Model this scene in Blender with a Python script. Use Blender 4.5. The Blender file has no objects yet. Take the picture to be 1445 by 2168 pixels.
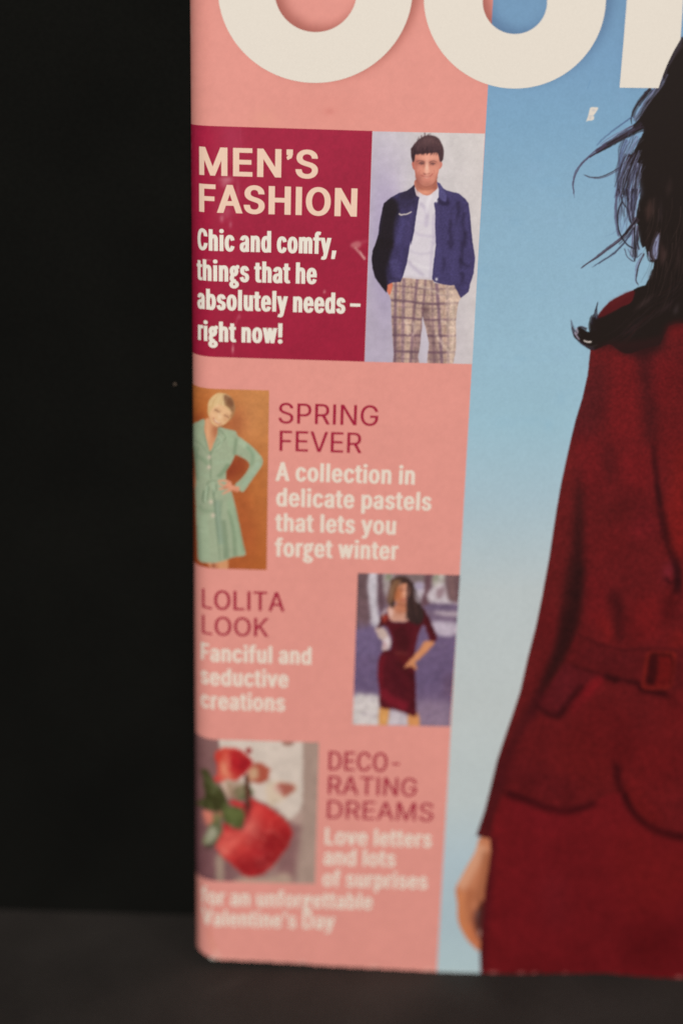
import bpy, bmesh, math, random, json
import numpy as np
from mathutils import Matrix, Vector, geometry

random.seed(4); RNG = np.random.default_rng(7)
C = bpy.context.scene.collection
SC = bpy.context.scene

# ------------------------------------------------------------------ camera
# The magazine stands on a table; local cover frame: x = across the cover, y = into the pages, z = up.
# The lens is a 50 mm on a 24 x 36 upright frame; pitch and roll measured from the printed grid.
FPX, CXP, CYP = 3011.0, 722.5, 1084.0
A_, B_, G_ = math.radians(18.961), math.radians(0.0624), math.radians(1.619)
RX = np.array([[1,0,0],[0,math.cos(A_),-math.sin(A_)],[0,math.sin(A_),math.cos(A_)]])
RY = np.array([[math.cos(B_),0,math.sin(B_)],[0,1,0],[-math.sin(B_),0,math.cos(B_)]])
RZ = np.array([[math.cos(G_),-math.sin(G_),0],[math.sin(G_),math.cos(G_),0],[0,0,1]])
RC = RZ @ RX @ RY                       # columns: across, down, into the page (camera frame, y down, z ahead)
AXES = np.stack([RC[:,0], RC[:,2], -RC[:,1]])   # rows: local x, y, z axes in the camera frame
def ray(x, y): return np.stack([(np.asarray(x,float)-CXP)/FPX, (np.asarray(y,float)-CYP)/FPX, np.ones_like(np.asarray(x,float))], -1)
P0 = ray(722.5,1084.0)*0.3011           # a point of the cover plane, metres
def plane_hit(x, y, depth=0.0):         # camera-frame point on the cover plane pushed `depth` into the pages
    r = ray(x,y); n = RC[:,2]
    t = (P0@n + depth)/(r@n)
    return r*np.asarray(t)[...,None]
ORG = plane_hit(413.0, 2072.0)
ORG = plane_hit(1445.0, 2072.5) - ((plane_hit(1445.0,2072.5)-ORG)@RC[:,0])*RC[:,0]
LEAN = math.radians(-1.6)
LM = np.array([[1,0,0],[0,math.cos(LEAN),-math.sin(LEAN)],[0,math.sin(LEAN),math.cos(LEAN)]])  # local -> world
cam_local = AXES @ (-ORG)
cam_world = LM @ cam_local
M = LM @ AXES                            # camera-frame vectors -> world
cam = bpy.data.cameras.new('camera'); co = bpy.data.objects.new('camera', cam); C.objects.link(co)
rot = Matrix(np.stack([M[:,0], -M[:,1], -M[:,2]], 1).tolist())
co.matrix_world = Matrix.Translation(Vector(cam_world)) @ rot.to_4x4()
cam.sensor_fit = 'VERTICAL'; cam.sensor_height = 36.0; cam.sensor_width = 24.0
cam.lens = 36.0*FPX/2168.0
cam.clip_start = 0.01; cam.clip_end = 50.0
cam.dof.use_dof = True
cam.dof.focus_distance = float(plane_hit(900.0, 420.0)[2])
cam.dof.aperture_fstop = 5.0
cam.dof.aperture_blades = 7
SC.camera = co

# ------------------------------------------------------------------ light
w = bpy.data.worlds.new('World'); SC.world = w; w.use_nodes = True
bg = w.node_tree.nodes['Background']; bg.inputs[0].default_value = (1.0,0.95,0.90,1); bg.inputs[1].default_value = 0.10
def area(name, loc, target, size, power, col):
    L = bpy.data.lights.new(name,'AREA'); L.shape = 'DISK'; L.size = size; L.energy = power; L.color = col
    o = bpy.data.objects.new(name, L); C.objects.link(o); o.location = loc
    o.rotation_euler = (Vector(target)-Vector(loc)).to_track_quat('-Z','Y').to_euler()
    return o
area('room_lamp', (0.02,-1.30,0.60), (0.07,0,0.11), 0.5, 16.9, (1.0,0.985,0.955))
SC.view_settings.view_transform = 'Standard'; SC.view_settings.look = 'None'
SC.view_settings.exposure = 0.0; SC.view_settings.gamma = 1.0; SC.view_settings.use_curve_mapping = False
SC.cycles.use_denoising = False
SC.cycles.max_bounces = 5
SC.cycles.filter_width = 1.7

# ------------------------------------------------------------------ helpers
def s2l(c):
    c = np.asarray(c,float)/255.0
    return np.where(c<=0.04045, c/12.92, ((c+0.055)/1.055)**2.4)
INK = 1.10
def ink(c): return np.clip(s2l(c)*INK-0.0015, 0.0012, 0.9)

# roll of the cover round the spine: arc length s -> (x, y, slope)
RA, RH = 0.0056, 0.0052
_t = np.linspace(0, math.pi/2, 200)
_u = RA*(1-np.cos(_t)**0.9); _h = RH*(1-np.sin(_t))
_s = np.concatenate([[0], np.cumsum(np.hypot(np.diff(_u), np.diff(_h)))])
SA = float(_s[-1])
_u = np.append(_u, RA+0.5); _h = np.append(_h, 0.0); _s = np.append(_s, SA+0.5)
WID, HEI = 0.210+SA-RA, 0.279
def prof(s):
    return np.interp(s,_s,_u), np.interp(s,_s,_h)
def surf(s, v, lift=0.0):               # local 3-D point of the cover at arc length s, height v
    s = np.asarray(s,float); u,h = prof(s)
    e = 1e-5; u2,h2 = prof(s+e); u1,h1 = prof(np.maximum(s-e,0))
    du,dh = u2-u1, h2-h1; n = np.hypot(du,dh); nx,ny = dh/n, -du/n     # outward normal (towards the reader)
    return np.stack([u+nx*lift, h+ny*lift, np.broadcast_to(v,s.shape)+0*s], -1)
def to_px(p):                           # where a local point falls on the tracing sheet
    q = p @ AXES + ORG
    return q[...,0]/q[...,2]*FPX+CXP, q[...,1]/q[...,2]*FPX+CYP
def to_sv(x, y):                        # tracing sheet -> (s, v) on the cover
    x = np.asarray(x,float); y = np.asarray(y,float); d = np.zeros_like(x)
    for _ in range(40):
        q = (plane_hit(x,y,d)-ORG) @ AXES.T
        d = 0.5*d + 0.5*np.interp(q[...,0], _u, _h)
    return np.interp(q[...,0], _u, _s), q[...,2]

# ------------------------------------------------------------------ materials
def mat(name, color=None, rough=0.5, spec=0.35, noise=0.03, nscale=2500.0, bump=0.0, bscale=900.0, attr=False, coat=0.0):
    m = bpy.data.materials.new(name); m.use_nodes = True; nt = m.node_tree; N = nt.nodes; L = nt.links
    b = N['Principled BSDF']; b.inputs['Roughness'].default_value = rough; b.inputs['Specular IOR Level'].default_value = spec
    b.inputs['Coat Weight'].default_value = coat; b.inputs['Coat Roughness'].default_value = 0.3
    tc = N.new('ShaderNodeTexCoord')
    nz = N.new('ShaderNodeTexNoise'); nz.inputs['Scale'].default_value = nscale; nz.inputs['Detail'].default_value = 2
    L.new(tc.outputs['Object'], nz.inputs['Vector'])
    mr = N.new('ShaderNodeMapRange'); mr.inputs['From Min'].default_value = 0.25; mr.inputs['From Max'].default_value = 0.75
    mr.inputs['To Min'].default_value = 1-noise; mr.inputs['To Max'].default_value = 1+noise
    L.new(nz.outputs['Fac'], mr.inputs['Value'])
    vm = N.new('ShaderNodeVectorMath'); vm.operation = 'SCALE'
    if attr:
        at = N.new('ShaderNodeAttribute'); at.attribute_name = 'Col'; L.new(at.outputs['Color'], vm.inputs[0])
    else:
        rg = N.new('ShaderNodeRGB'); rg.outputs[0].default_value = (*color,1); L.new(rg.outputs[0], vm.inputs[0])
    L.new(mr.outputs['Result'], vm.inputs['Scale'])
    L.new(vm.outputs['Vector'], b.inputs['Base Color'])
    if bump:
        n2 = N.new('ShaderNodeTexNoise'); n2.inputs['Scale'].default_value = bscale; n2.inputs['Detail'].default_value = 3
        L.new(tc.outputs['Object'], n2.inputs['Vector'])
        bp = N.new('ShaderNodeBump'); bp.inputs['Strength'].default_value = bump; bp.inputs['Distance'].default_value = 0.0004
        L.new(n2.outputs['Fac'], bp.inputs['Height']); L.new(bp.outputs['Normal'], b.inputs['Normal'])
    return m
PRINT = mat('printed_paper', rough=0.52, spec=0.09, noise=0.016, nscale=3800, bump=0.02, bscale=700, attr=True)
def inkmat(name, c): return mat(name, tuple(ink(c)), rough=0.52, spec=0.09, noise=0.03, nscale=3800)
M_CREAM = inkmat('cream_ink', (226,217,205)); M_HEAD = inkmat('peach_ink', (234,199,177))
M_CAP = inkmat('white_ink', (231,223,210)); M_CAPP = inkmat('pale_ink', (229,212,197)); M_MAG = inkmat('magenta_ink', (160,28,58))
M_PAPER = mat('page_paper', (0.62,0.57,0.5), rough=0.8, spec=0.2, noise=0.15, nscale=900)

# ------------------------------------------------------------------ mesh helpers
def tag(o, label=None, cat=None, group=None, kind=None):
    if label: o['label'] = label
    if cat: o['category'] = cat
    if group: o['group'] = group
    if kind: o['kind'] = kind
    return o
def mesh_np(name, verts, faces, material, parent=None, col=None, smooth=True):
    me = bpy.data.meshes.new(name); nf = len(faces); k = faces.shape[1]
    me.vertices.add(len(verts)); me.vertices.foreach_set('co', np.ascontiguousarray(verts,np.float32).ravel())
    me.loops.add(nf*k); me.loops.foreach_set('vertex_index', np.ascontiguousarray(faces,np.int32).ravel())
    me.polygons.add(nf); me.polygons.foreach_set('loop_start', np.arange(0,nf*k,k,dtype=np.int32))
    me.polygons.foreach_set('use_smooth', np.full(nf,smooth))
    if col is not None:
        a = me.color_attributes.new('Col','FLOAT_COLOR','POINT')
        a.data.foreach_set('color', np.concatenate([col,np.ones((len(col),1))],1).astype(np.float32).ravel())
    me.update(calc_edges=True); me.validate()
    me.materials.append(material)
    o = bpy.data.objects.new(name, me); C.objects.link(o); o.parent = parent
    return o
def obj_bm(name, bm, material, parent=None, smooth=False):
    me = bpy.data.meshes.new(name); bm.to_mesh(me); bm.free(); me.materials.append(material)
    if smooth:
        for p in me.polygons: p.use_smooth = True
    o = bpy.data.objects.new(name, me); C.objects.link(o); o.parent = parent
    return o

# ------------------------------------------------------------------ the printing press: paints ink on a sheet
def spline(pts, closed=True, k=6):
    p = np.asarray(pts,float); n = len(p)
    if n < 3: return p
    q = np.concatenate([p[-1:],p,p[:2]]) if closed else np.concatenate([2*p[:1]-p[1:2],p,2*p[-1:]-p[-2:-1]])
    out = []; t = np.arange(k)[:,None]/k
    for i in range(n if closed else n-1):
        a,b,c,d = q[i:i+4]
        out.append(0.5*((2*b)+(c-a)*t+(2*a-5*b+4*c-d)*t*t+(-a+3*b-3*c+d)*t**3))
    if not closed: out.append(p[-1:])
    return np.concatenate(out)
def blur(a, sig):
    if sig <= 0.15: return a
    r = max(1,int(math.ceil(2.6*sig))); kx = np.exp(-0.5*(np.arange(-r,r+1)/sig)**2); kx /= kx.sum()
    for ax in (0,1):
        pad = [(0,0)]*a.ndim; pad[ax] = (r,r); b = np.pad(a,pad,mode='edge'); o = np.zeros_like(a); n = a.shape[ax]
        for i,kk in enumerate(kx):
            o += kk*(b[i:i+n] if ax==0 else b[:,i:i+n])
        a = o
    return a
def vnoise(h, w, cell, seed=0):
    r = np.random.default_rng(seed); gh,gw = int(h/cell)+3, int(w/cell)+3
    g = r.random((gh,gw)).astype(np.float32)
    yi,xi = np.arange(h)/cell, np.arange(w)/cell
    def sm(t): f = t-np.floor(t); return np.floor(t).astype(int), (f*f*(3-2*f)).astype(np.float32)
    y0,fy = sm(yi); x0,fx = sm(xi)
    a = g[y0][:,x0]*(1-fx)+g[y0][:,x0+1]*fx; b = g[y0+1][:,x0]*(1-fx)+g[y0+1][:,x0+1]*fx
    return a*(1-fy[:,None])+b*fy[:,None]-0.5
class Sheet:
    def __init__(s, x0, y0, x1, y1, k, base):
        s.x0,s.y0,s.k = x0,y0,k; s.w,s.h = int((x1-x0)*k)+1, int((y1-y0)*k)+1
        s.rgb = np.empty((s.h,s.w,3),np.float32); s.lab = np.zeros((s.h,s.w),np.int16); s.names = [None]; s.m = {}
        s.X = (x0+np.arange(s.w)/k)[None,:].astype(np.float32); s.Y = (y0+np.arange(s.h)/k)[:,None].astype(np.float32)
        if callable(base): s.rgb[:] = base(s.X,s.Y)
        else: s.rgb[:] = base
    def cover(s, polys, ss=4):           # anti-aliased non-zero fill -> (slice, mask)
        P = [np.stack([(np.asarray(p,float)[:,0]-s.x0)*s.k,(np.asarray(p,float)[:,1]-s.y0)*s.k],1) for p in polys]
        al = np.concatenate(P); X0 = int(max(0,math.floor(al[:,0].min())-1)); X1 = int(min(s.w,math.ceil(al[:,0].max())+2))
        Y0 = int(max(0,math.floor(al[:,1].min())-1)); Y1 = int(min(s.h,math.ceil(al[:,1].max())+2))
        if X1<=X0 or Y1<=Y0: return None
        W,H = X1-X0, (Y1-Y0)*ss; acc = np.zeros((H,W+2),np.float32)
        for p in P:
            n = len(p)
            for i in range(n):
                (xa,ya),(xb,yb) = p[i],p[(i+1)%n]
                if ya==yb: continue
                sg = 1.0
                if ya>yb: xa,ya,xb,yb,sg = xb,yb,xa,ya,-1.0
                r0 = max(0,int(math.ceil((ya-Y0)*ss-0.5))); r1 = min(H,int(math.ceil((yb-Y0)*ss-0.5)))
                if r1<=r0: continue
                rr = np.arange(r0,r1); yy = Y0+(rr+0.5)/ss
                xx = np.clip(xa+(yy-ya)*(xb-xa)/(yb-ya)-X0+0.5, 0, W)
                ii = xx.astype(int); fr = xx-ii
                acc[rr,ii] += sg*(1-fr); acc[rr,ii+1] += sg*fr
        m = np.clip(np.abs(np.cumsum(acc,1)[:,:W]),0,1).reshape(Y1-Y0,ss,W).mean(1)
        return (slice(Y0,Y1),slice(X0,X1)), m
    def put(s, sl, m, col, label=None, clip=None):
        if clip is not None: m = m*s.m[clip][sl]
        c = col(s.X[:,sl[1]],s.Y[sl[0]]) if callable(col) else np.asarray(col,np.float32)
        s.rgb[sl] += m[...,None]*(c-s.rgb[sl])
        if label is not None:
            if label not in s.names: s.names.append(label)
            s.lab[sl][m>0.5] = s.names.index(label)
            f = s.m.setdefault(label, np.zeros((s.h,s.w),np.float32)); f[sl] = np.maximum(f[sl],m)
    def fill(s, pts, col, label=None, soft=0.0, curve=True, a=1.0, clip=None, polys=None):
        ps = polys if polys is not None else [pts]
        ps = [spline(p) if curve else np.asarray(p,float) for p in ps]
        r = s.cover(ps)
        if r is None: return
        sl,m = r
        if soft:
            pad = int(3*soft*s.k)+1; y0,y1,x0,x1 = sl[0].start,sl[0].stop,sl[1].start,sl[1].stop
            Y0,Y1,X0,X1 = max(0,y0-pad),min(s.h,y1+pad),max(0,x0-pad),min(s.w,x1+pad)
            f = np.zeros((Y1-Y0,X1-X0),np.float32); f[y0-Y0:y1-Y0,x0-X0:x1-X0] = m
            m = blur(f, soft*s.k); sl = (slice(Y0,Y1),slice(X0,X1))
        s.put(sl, m*a, col, label, clip)
    def stroke(s, pts, w0, w1, col, a=1.0, soft=0.0, label=None, clip=None, wm=None):
        p = spline(pts, closed=False, k=8); n = len(p); t = np.linspace(0,1,n)
        wd = w0+(w1-w0)*t if wm is None else np.interp(t,[0,0.5,1],[w0,wm,w1])
        d = np.gradient(p,axis=0); d /= np.maximum(np.linalg.norm(d,axis=1),1e-6)[:,None]
        nn = np.stack([-d[:,1],d[:,0]],1)*wd[:,None]/2
        s.fill(np.concatenate([p+nn,(p-nn)[::-1]]), col, label, soft, False, a, clip)
    def blob(s, x, y, rx, ry, col, a=0.5, rot=0.0, clip=None):
        R = 2.6*max(rx,ry); X0,X1 = int(max(0,(x-R-s.x0)*s.k)),int(min(s.w,(x+R-s.x0)*s.k)); Y0,Y1 = int(max(0,(y-R-s.y0)*s.k)),int(min(s.h,(y+R-s.y0)*s.k))
        if X1<=X0 or Y1<=Y0: return
        sl = (slice(Y0,Y1),slice(X0,X1)); dx = s.X[:,sl[1]]-x; dy = s.Y[sl[0]]-y; c,sn = math.cos(rot),math.sin(rot)
        s.put(sl, a*np.exp(-0.5*(((dx*c+dy*sn)/rx)**2+((-dx*sn+dy*c)/ry)**2)), col, None, clip)
    def grain(s, amt, cell, seed, clip=None):
        n = vnoise(s.h,s.w,max(1,cell*s.k),seed)*2*amt
        if clip is not None: n = n*s.m[clip]
        s.rgb *= (1+n[...,None])
    def develop(s, warp=1.2, cell=7, soft=0.7, seed=1, tone=0.04, upto=None):
        # what a printed photograph does to clean edges: uneven outlines, soft detail, mottled tone
        n = s.h if upto is None else int((upto-s.y0)*s.k)
        dx = vnoise(n,s.w,cell*s.k,seed)+0.6*vnoise(n,s.w,max(1.5,cell*.4*s.k),seed+1); dy = vnoise(n,s.w,cell*s.k,seed+2)+0.6*vnoise(n,s.w,max(1.5,cell*.4*s.k),seed+3)
        a = s.at(s.X+2*warp*dx, s.Y[:n]+2*warp*dy).astype(np.float32)
        a = blur(a, soft*s.k)
        t = vnoise(n,s.w,max(1.2,cell*1.6*s.k),seed+4)*2*tone+vnoise(n,s.w,max(1.1,2.4*s.k),seed+5)*2*tone
        s.rgb[:n] = np.clip(a*(1+t[...,None])+t[...,None]*26,0,255)
    def at(s, x, y):
        fx = np.clip((x-s.x0)*s.k,0,s.w-1.001); fy = np.clip((y-s.y0)*s.k,0,s.h-1.001)
        ix,iy = fx.astype(int),fy.astype(int); ax,ay = (fx-ix)[...,None],(fy-iy)[...,None]; g = s.rgb
        return (g[iy,ix]*(1-ax)+g[iy,ix+1]*ax)*(1-ay)+(g[iy+1,ix]*(1-ax)+g[iy+1,ix+1]*ax)*ay
    def lab_at(s, x, y):
        return s.lab[np.clip(np.rint((y-s.y0)*s.k).astype(int),0,s.h-1), np.clip(np.rint((x-s.x0)*s.k).astype(int),0,s.w-1)]
def Z(ox, oy, k): return lambda *p: [(ox+x/k, oy+y/k) for x,y in p]
def vgrad(stops):
    ys = [q[0] for q in stops]; cs = np.array([q[1] for q in stops],np.float32)
    def f(X,Y):
        Y = Y+0*X
        return np.stack([np.interp(Y,ys,cs[:,i]) for i in range(3)],-1)
    return f
def bil(x0,y0,x1,y1,tl,tr,bl,br):
    tl,tr,bl,br = [np.array(c,np.float32) for c in (tl,tr,bl,br)]
    def f(X,Y):
        a = np.clip((X-x0)/(x1-x0),0,1)[...,None]+0*Y[...,None]; b = np.clip((Y-y0)/(y1-y0),0,1)[...,None]+0*a
        return (tl*(1-a)+tr*a)*(1-b)+(bl*(1-a)+br*a)*b
    return f

def quad_grid(corner, ds, dv):           # corner: s,v of TL, TR, BR, BL -> grids of s, v
    (s0,v0),(s1,v1),(s2,v2),(s3,v3) = corner
    ns = int(math.ceil(max(s1-s0,s2-s3)/ds))+1; nv = int(math.ceil(max(v0-v3,v1-v2)/dv))+1
    a = np.linspace(0,1,ns)[None,:]; b = np.linspace(0,1,nv)[:,None]
    S = (s0*(1-a)+s1*a)*(1-b)+(s3*(1-a)+s2*a)*b; V = (v0*(1-a)+v1*a)*(1-b)+(v3*(1-a)+v2*a)*b
    return S,V
def press(part, sheet, S, V, lift, parent, rough_edge=None):
    """lay the painted sheet on the cover; every labelled region becomes a sub-part mesh of its own"""
    P = surf(S, V, lift); px,py = to_px(P)
    col = ink(sheet.at(px,py)).reshape(-1,3); P = P.reshape(-1,3); nv,ns = S.shape
    idx = np.arange(nv*ns).reshape(nv,ns)
    F = np.stack([idx[1:,:-1],idx[1:,1:],idx[:-1,1:],idx[:-1,:-1]],-1).reshape(-1,4)
    cx = 0.25*(px[1:,:-1]+px[1:,1:]+px[:-1,1:]+px[:-1,:-1]); cy = 0.25*(py[1:,:-1]+py[1:,1:]+py[:-1,1:]+py[:-1,:-1])
    L = sheet.lab_at(cx,cy).ravel(); root = None
    for li in range(len(sheet.names)):
        f = F[L==li]
        if li and len(f)==0: continue
        used,inv = np.unique(f.ravel(), return_inverse=True)
        o = mesh_np(part if li==0 else sheet.names[li], P[used], inv.reshape(-1,4), PRINT, parent if li==0 else root, col[used])
        if li==0: root = o
    return root

# ------------------------------------------------------------------ the place: table and backdrop
def sheet_mesh(name, verts, faces, m, kind='structure'):
    me = bpy.data.meshes.new(name); me.from_pydata(verts,[],faces); me.materials.append(m)
    o = bpy.data.objects.new(name, me); C.objects.link(o); tag(o, kind=kind); return o
def world_on_table(x, y):
    r = M @ ray(x,y); t = -cam_world[2]/r[2]; return cam_world + r*t
bk = world_on_table(200.0, 1931.0); bk2 = world_on_table(10.0,1927.0); YB = float(0.5*(bk[1]+bk2[1]))
def dark_cloth(name, c, noise, scale, rough, patches=False):
    m = mat(name, c, rough=rough, spec=0.12, noise=noise, nscale=scale, bump=0.25, bscale=1800)
    nt = m.node_tree; N = nt.nodes; L = nt.links; b = N['Principled BSDF']
    src = b.inputs['Base Color'].links[0].from_socket
    tc = N.new('ShaderNodeTexCoord'); n = N.new('ShaderNodeTexNoise'); n.inputs['Scale'].default_value = 32; n.inputs['Detail'].default_value = 5
    L.new(tc.outputs['Object'], n.inputs['Vector'])
    mr = N.new('ShaderNodeMapRange'); mr.inputs['From Min'].default_value = 0.3; mr.inputs['From Max'].default_value = 0.7
    mr.inputs['To Min'].default_value = 0.75; mr.inputs['To Max'].default_value = 1.22; L.new(n.outputs['Fac'], mr.inputs['Value'])
    vm = N.new('ShaderNodeVectorMath'); vm.operation = 'SCALE'; L.new(src, vm.inputs[0]); L.new(mr.outputs['Result'], vm.inputs['Scale'])
    out = vm.outputs['Vector']
    if patches:                          # soft paler streaks added to the cloth colour
        for (px,py,ang,lx,ly,amt) in [(486,2084,0.55,0.006,0.0016,0.010),(700,2095,0.1,0.016,0.004,0.004),(1010,2100,0.0,0.03,0.006,0.003)]:
            q = world_on_table(px,py)
            mp = N.new('ShaderNodeMapping'); mp.vector_type = 'TEXTURE'; mp.inputs['Location'].default_value = (q[0],q[1],0)
            mp.inputs['Rotation'].default_value = (0,0,ang); mp.inputs['Scale'].default_value = (lx*2,ly*2,1)
            L.new(tc.outputs['Object'], mp.inputs['Vector'])
            g = N.new('ShaderNodeTexGradient'); g.gradient_type = 'QUADRATIC_SPHERE'; L.new(mp.outputs['Vector'], g.inputs['Vector'])
            sc = N.new('ShaderNodeVectorMath'); sc.operation = 'SCALE'; sc.inputs[0].default_value = (amt*1.1,amt,amt*0.9); L.new(g.outputs['Fac'], sc.inputs['Scale'])
            ad = N.new('ShaderNodeVectorMath'); ad.operation = 'ADD'; L.new(out, ad.inputs[0]); L.new(sc.outputs['Vector'], ad.inputs[1]); out = ad.outputs['Vector']
    L.new(out, b.inputs['Base Color'])
    return m
M_TABLE = dark_cloth('dark_cloth', (0.045,0.038,0.034), 0.2, 1500, 0.85, True)
M_BACK = dark_cloth('black_board', (0.0042,0.0041,0.0032), 0.15, 900, 0.95)
sheet_mesh('tabletop', [(-0.5,-0.7,0),(0.7,-0.7,0),(0.7,YB,0),(-0.5,YB,0)], [(0,1,2,3)], M_TABLE)
sheet_mesh('backdrop', [(-0.5,YB,0),(0.7,YB,0),(0.7,YB,0.75),(-0.5,YB,0.75)], [(0,1,2,3)], M_BACK)
# a speck of lint stuck to the backdrop
r = M @ ray(370.5,813.0); t = (YB-cam_world[1])/r[1]; q = cam_world + r*t
bm = bmesh.new(); bmesh.ops.create_icosphere(bm, subdivisions=2, radius=0.00024)
for v in bm.verts: v.co = Vector((v.co.x*1.1, v.co.y*0.5, v.co.z*1.2))*(1+0.35*random.uniform(-1,1))
lint = obj_bm('lint_speck', bm, mat('lint', (0.13,0.09,0.065), rough=0.9, noise=0.2))
lint.location = (q[0],q[1]-0.0002,q[2]); tag(lint, 'tiny pale lint speck stuck to the black backdrop beside the spine', 'lint')

# ------------------------------------------------------------------ the magazine
mag = bpy.data.objects.new('magazine', None); C.objects.link(mag); mag.rotation_euler = (LEAN,0,0); mag.empty_display_size = 0.02
tag(mag, 'fashion magazine standing upright with a pink side column and blue cover photo', 'magazine')

S_B = float(np.mean(to_sv(np.array([1031.,1026,999,973,952,934.5]), np.array([187.,282,770,1216,1536,1910]))[0]))
edge = [(404,1960),(411,1992),(425,2013),(444,2024.5),(461,2031),(517,2034),(560,2035.5),(597,2038),(640,2040),(676,2043.7),(772,2049),(850,2053),(956,2059),(1015,2062),(1075,2062.5),(1138,2061),(1211,2061),(1283,2060),(1340,2066),(1400,2070),(1445,2072)]
es,ev = to_sv(*np.array(edge,float).T)
es = np.concatenate([[0],np.maximum.accumulate(es[1:]),[WID]]); ev = np.concatenate([[ev[0]],ev[1:],[0.0004]])
def vb(s):                               # worn lower edge of the cover
    s = np.asarray(s,float)
    return np.interp(s,es,ev) + 0.00012*np.sin(s*2300+1)*np.sin(s*830) + 0.00007*np.sin(s*5100)
# the sheet itself: front, spine and back, 0.2 mm of card
bm = bmesh.new(); ss = np.concatenate([np.linspace(0,SA,28), np.linspace(SA,WID,160)[1:]])
fr = surf(ss, 0.0, 0.0); out = [(p[0],p[1]) for p in fr][::-1]; out_s = list(ss[::-1])
TH = 0.0072
for p in [(0.0,RH+0.0009),(0.0006,TH-0.0004),(0.0016,TH)]: out.append(p); out_s.append(0.0)
out.append((0.21,TH)); out_s.append(WID)
inn = []
for i,(x,y) in enumerate(out):
    a = Vector(out[max(i-1,0)]); b = Vector(out[min(i+1,len(out)-1)]); d = (b-a).normalized(); inn.append((x+d.y*0.0002, y-d.x*0.0002))
def vbot(i): return float(vb(out_s[i])) if i < len(ss) else float(vb(0.0))*max(0,1-(i-len(ss)+1)/4)+0.0003
rows = []
for i in range(len(out)):
    z0 = vbot(i)+0.0004
    rows.append([bm.verts.new((out[i][0],out[i][1],z0)), bm.verts.new((out[i][0],out[i][1],HEI)), bm.verts.new((inn[i][0],inn[i][1],HEI)), bm.verts.new((inn[i][0],inn[i][1],z0))])
for a,b in zip(rows[:-1],rows[1:]):
    for k in range(4): bm.faces.new((a[k],a[(k+1)%4],b[(k+1)%4],b[k]))
bm.faces.new(rows[0]); bm.faces.new(rows[-1][::-1])
bmesh.ops.recalc_face_normals(bm, faces=bm.faces)
obj_bm('cover', bm, mat('cover_card', (0.66,0.60,0.53), rough=0.6, spec=0.25, noise=0.08, nscale=1200), mag)
bm = bmesh.new(); bmesh.ops.create_cube(bm, size=1.0)
for v in bm.verts: v.co = Vector((0.0035 if v.co.x<0 else 0.2085, 0.0007 if v.co.y<0 else TH-0.0004, 0.0012 if v.co.z<0 else HEI-0.001))
obj_bm('page_block', bm, M_PAPER, mag)

# --- masthead letters, traced as rings and stems (only their lower ends are in the picture)
def arc(cx, cy, rx, ry, a0, a1, n=60):
    return [(cx+rx*math.cos(a0+(a1-a0)*i/n), cy+ry*math.sin(a0+(a1-a0)*i/n)) for i in range(n+1)]
MAST_B = [arc(667,-25,206,200.5,0,2*math.pi,120)[:-1], arc(668,-19.5,87,87.5,0,2*math.pi,80)[:-1]]
UP = -560
MAST_U = [[(896.5,-300)]+arc(1089,-4.5,192.5,192,math.pi,0,90)+[(1283,-300),(1160,-300)]+arc(1089,4,68,68,0,math.pi,60)+[(1019,-300)]]
MAST_R = [[(1327,-300),(1325.5,0),(1318,95),(1310.2,185.6),(1392.5,186.6),(1396,176),(1403,156),(1411,136),(1424,109),(1434,92),(1439,83),(1442,40),(1444.5,0),(1450,-120),(1500,-180),(1560,-180),(1560,-310),(1450,-270),(1447,-300)]]

# --- side column: pink ground with the printed glow round the letters, rubbed white along the spine
PINK = (224,149,138)
pk = Sheet(380,-760,1080,2080,0.7,PINK)
pk.grain(0.008, 60, 3); pk.grain(0.010, 14, 4); pk.grain(0.012, 4, 5)
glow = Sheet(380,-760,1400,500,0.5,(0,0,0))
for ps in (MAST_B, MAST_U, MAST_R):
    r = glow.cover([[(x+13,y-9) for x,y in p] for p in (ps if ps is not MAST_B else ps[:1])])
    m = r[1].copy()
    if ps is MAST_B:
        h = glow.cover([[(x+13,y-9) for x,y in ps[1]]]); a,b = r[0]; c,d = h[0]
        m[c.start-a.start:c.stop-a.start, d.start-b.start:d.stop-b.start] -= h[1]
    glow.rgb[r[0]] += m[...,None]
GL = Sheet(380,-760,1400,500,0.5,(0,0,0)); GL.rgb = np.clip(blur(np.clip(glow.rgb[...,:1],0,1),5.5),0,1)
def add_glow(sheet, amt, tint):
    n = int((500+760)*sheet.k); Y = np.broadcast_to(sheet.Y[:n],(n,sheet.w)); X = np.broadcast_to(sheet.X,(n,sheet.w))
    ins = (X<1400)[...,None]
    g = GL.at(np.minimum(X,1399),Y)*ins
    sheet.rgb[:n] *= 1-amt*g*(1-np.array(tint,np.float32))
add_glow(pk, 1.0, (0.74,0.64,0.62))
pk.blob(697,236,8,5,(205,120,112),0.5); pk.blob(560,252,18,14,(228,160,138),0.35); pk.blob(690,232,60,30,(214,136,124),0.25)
for y0,y1 in ((2,300),(770,830),(1205,1560),(1880,1990)):
    for i in range(26):
        y = random.uniform(y0,y1); x = 404+(y/2000)*8+random.uniform(-2,3)
        pk.stroke([(x,y),(x+random.uniform(-1,1.5),y+random.uniform(4,22))],0.8,0.5,(232,208,190),random.uniform(.15,.6))
pk.stroke([(446,1985),(452,2005),(464,2030)],3,6,(236,190,172),.6,soft=2)  # highlight on the corner crease, painted into the colour as a pale streak
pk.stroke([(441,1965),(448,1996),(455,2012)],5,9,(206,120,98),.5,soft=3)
pk.stroke([(462,2028),(520,2031),(600,2035)],3,2,(236,176,160),.5,soft=1)
for x in (791,640,905): pk.blob(x,np.interp(x,[461,597,850,956],[2029,2036,2051,2057])-2,5,1.6,(236,196,182),0.5)
ds = 0.00016
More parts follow.
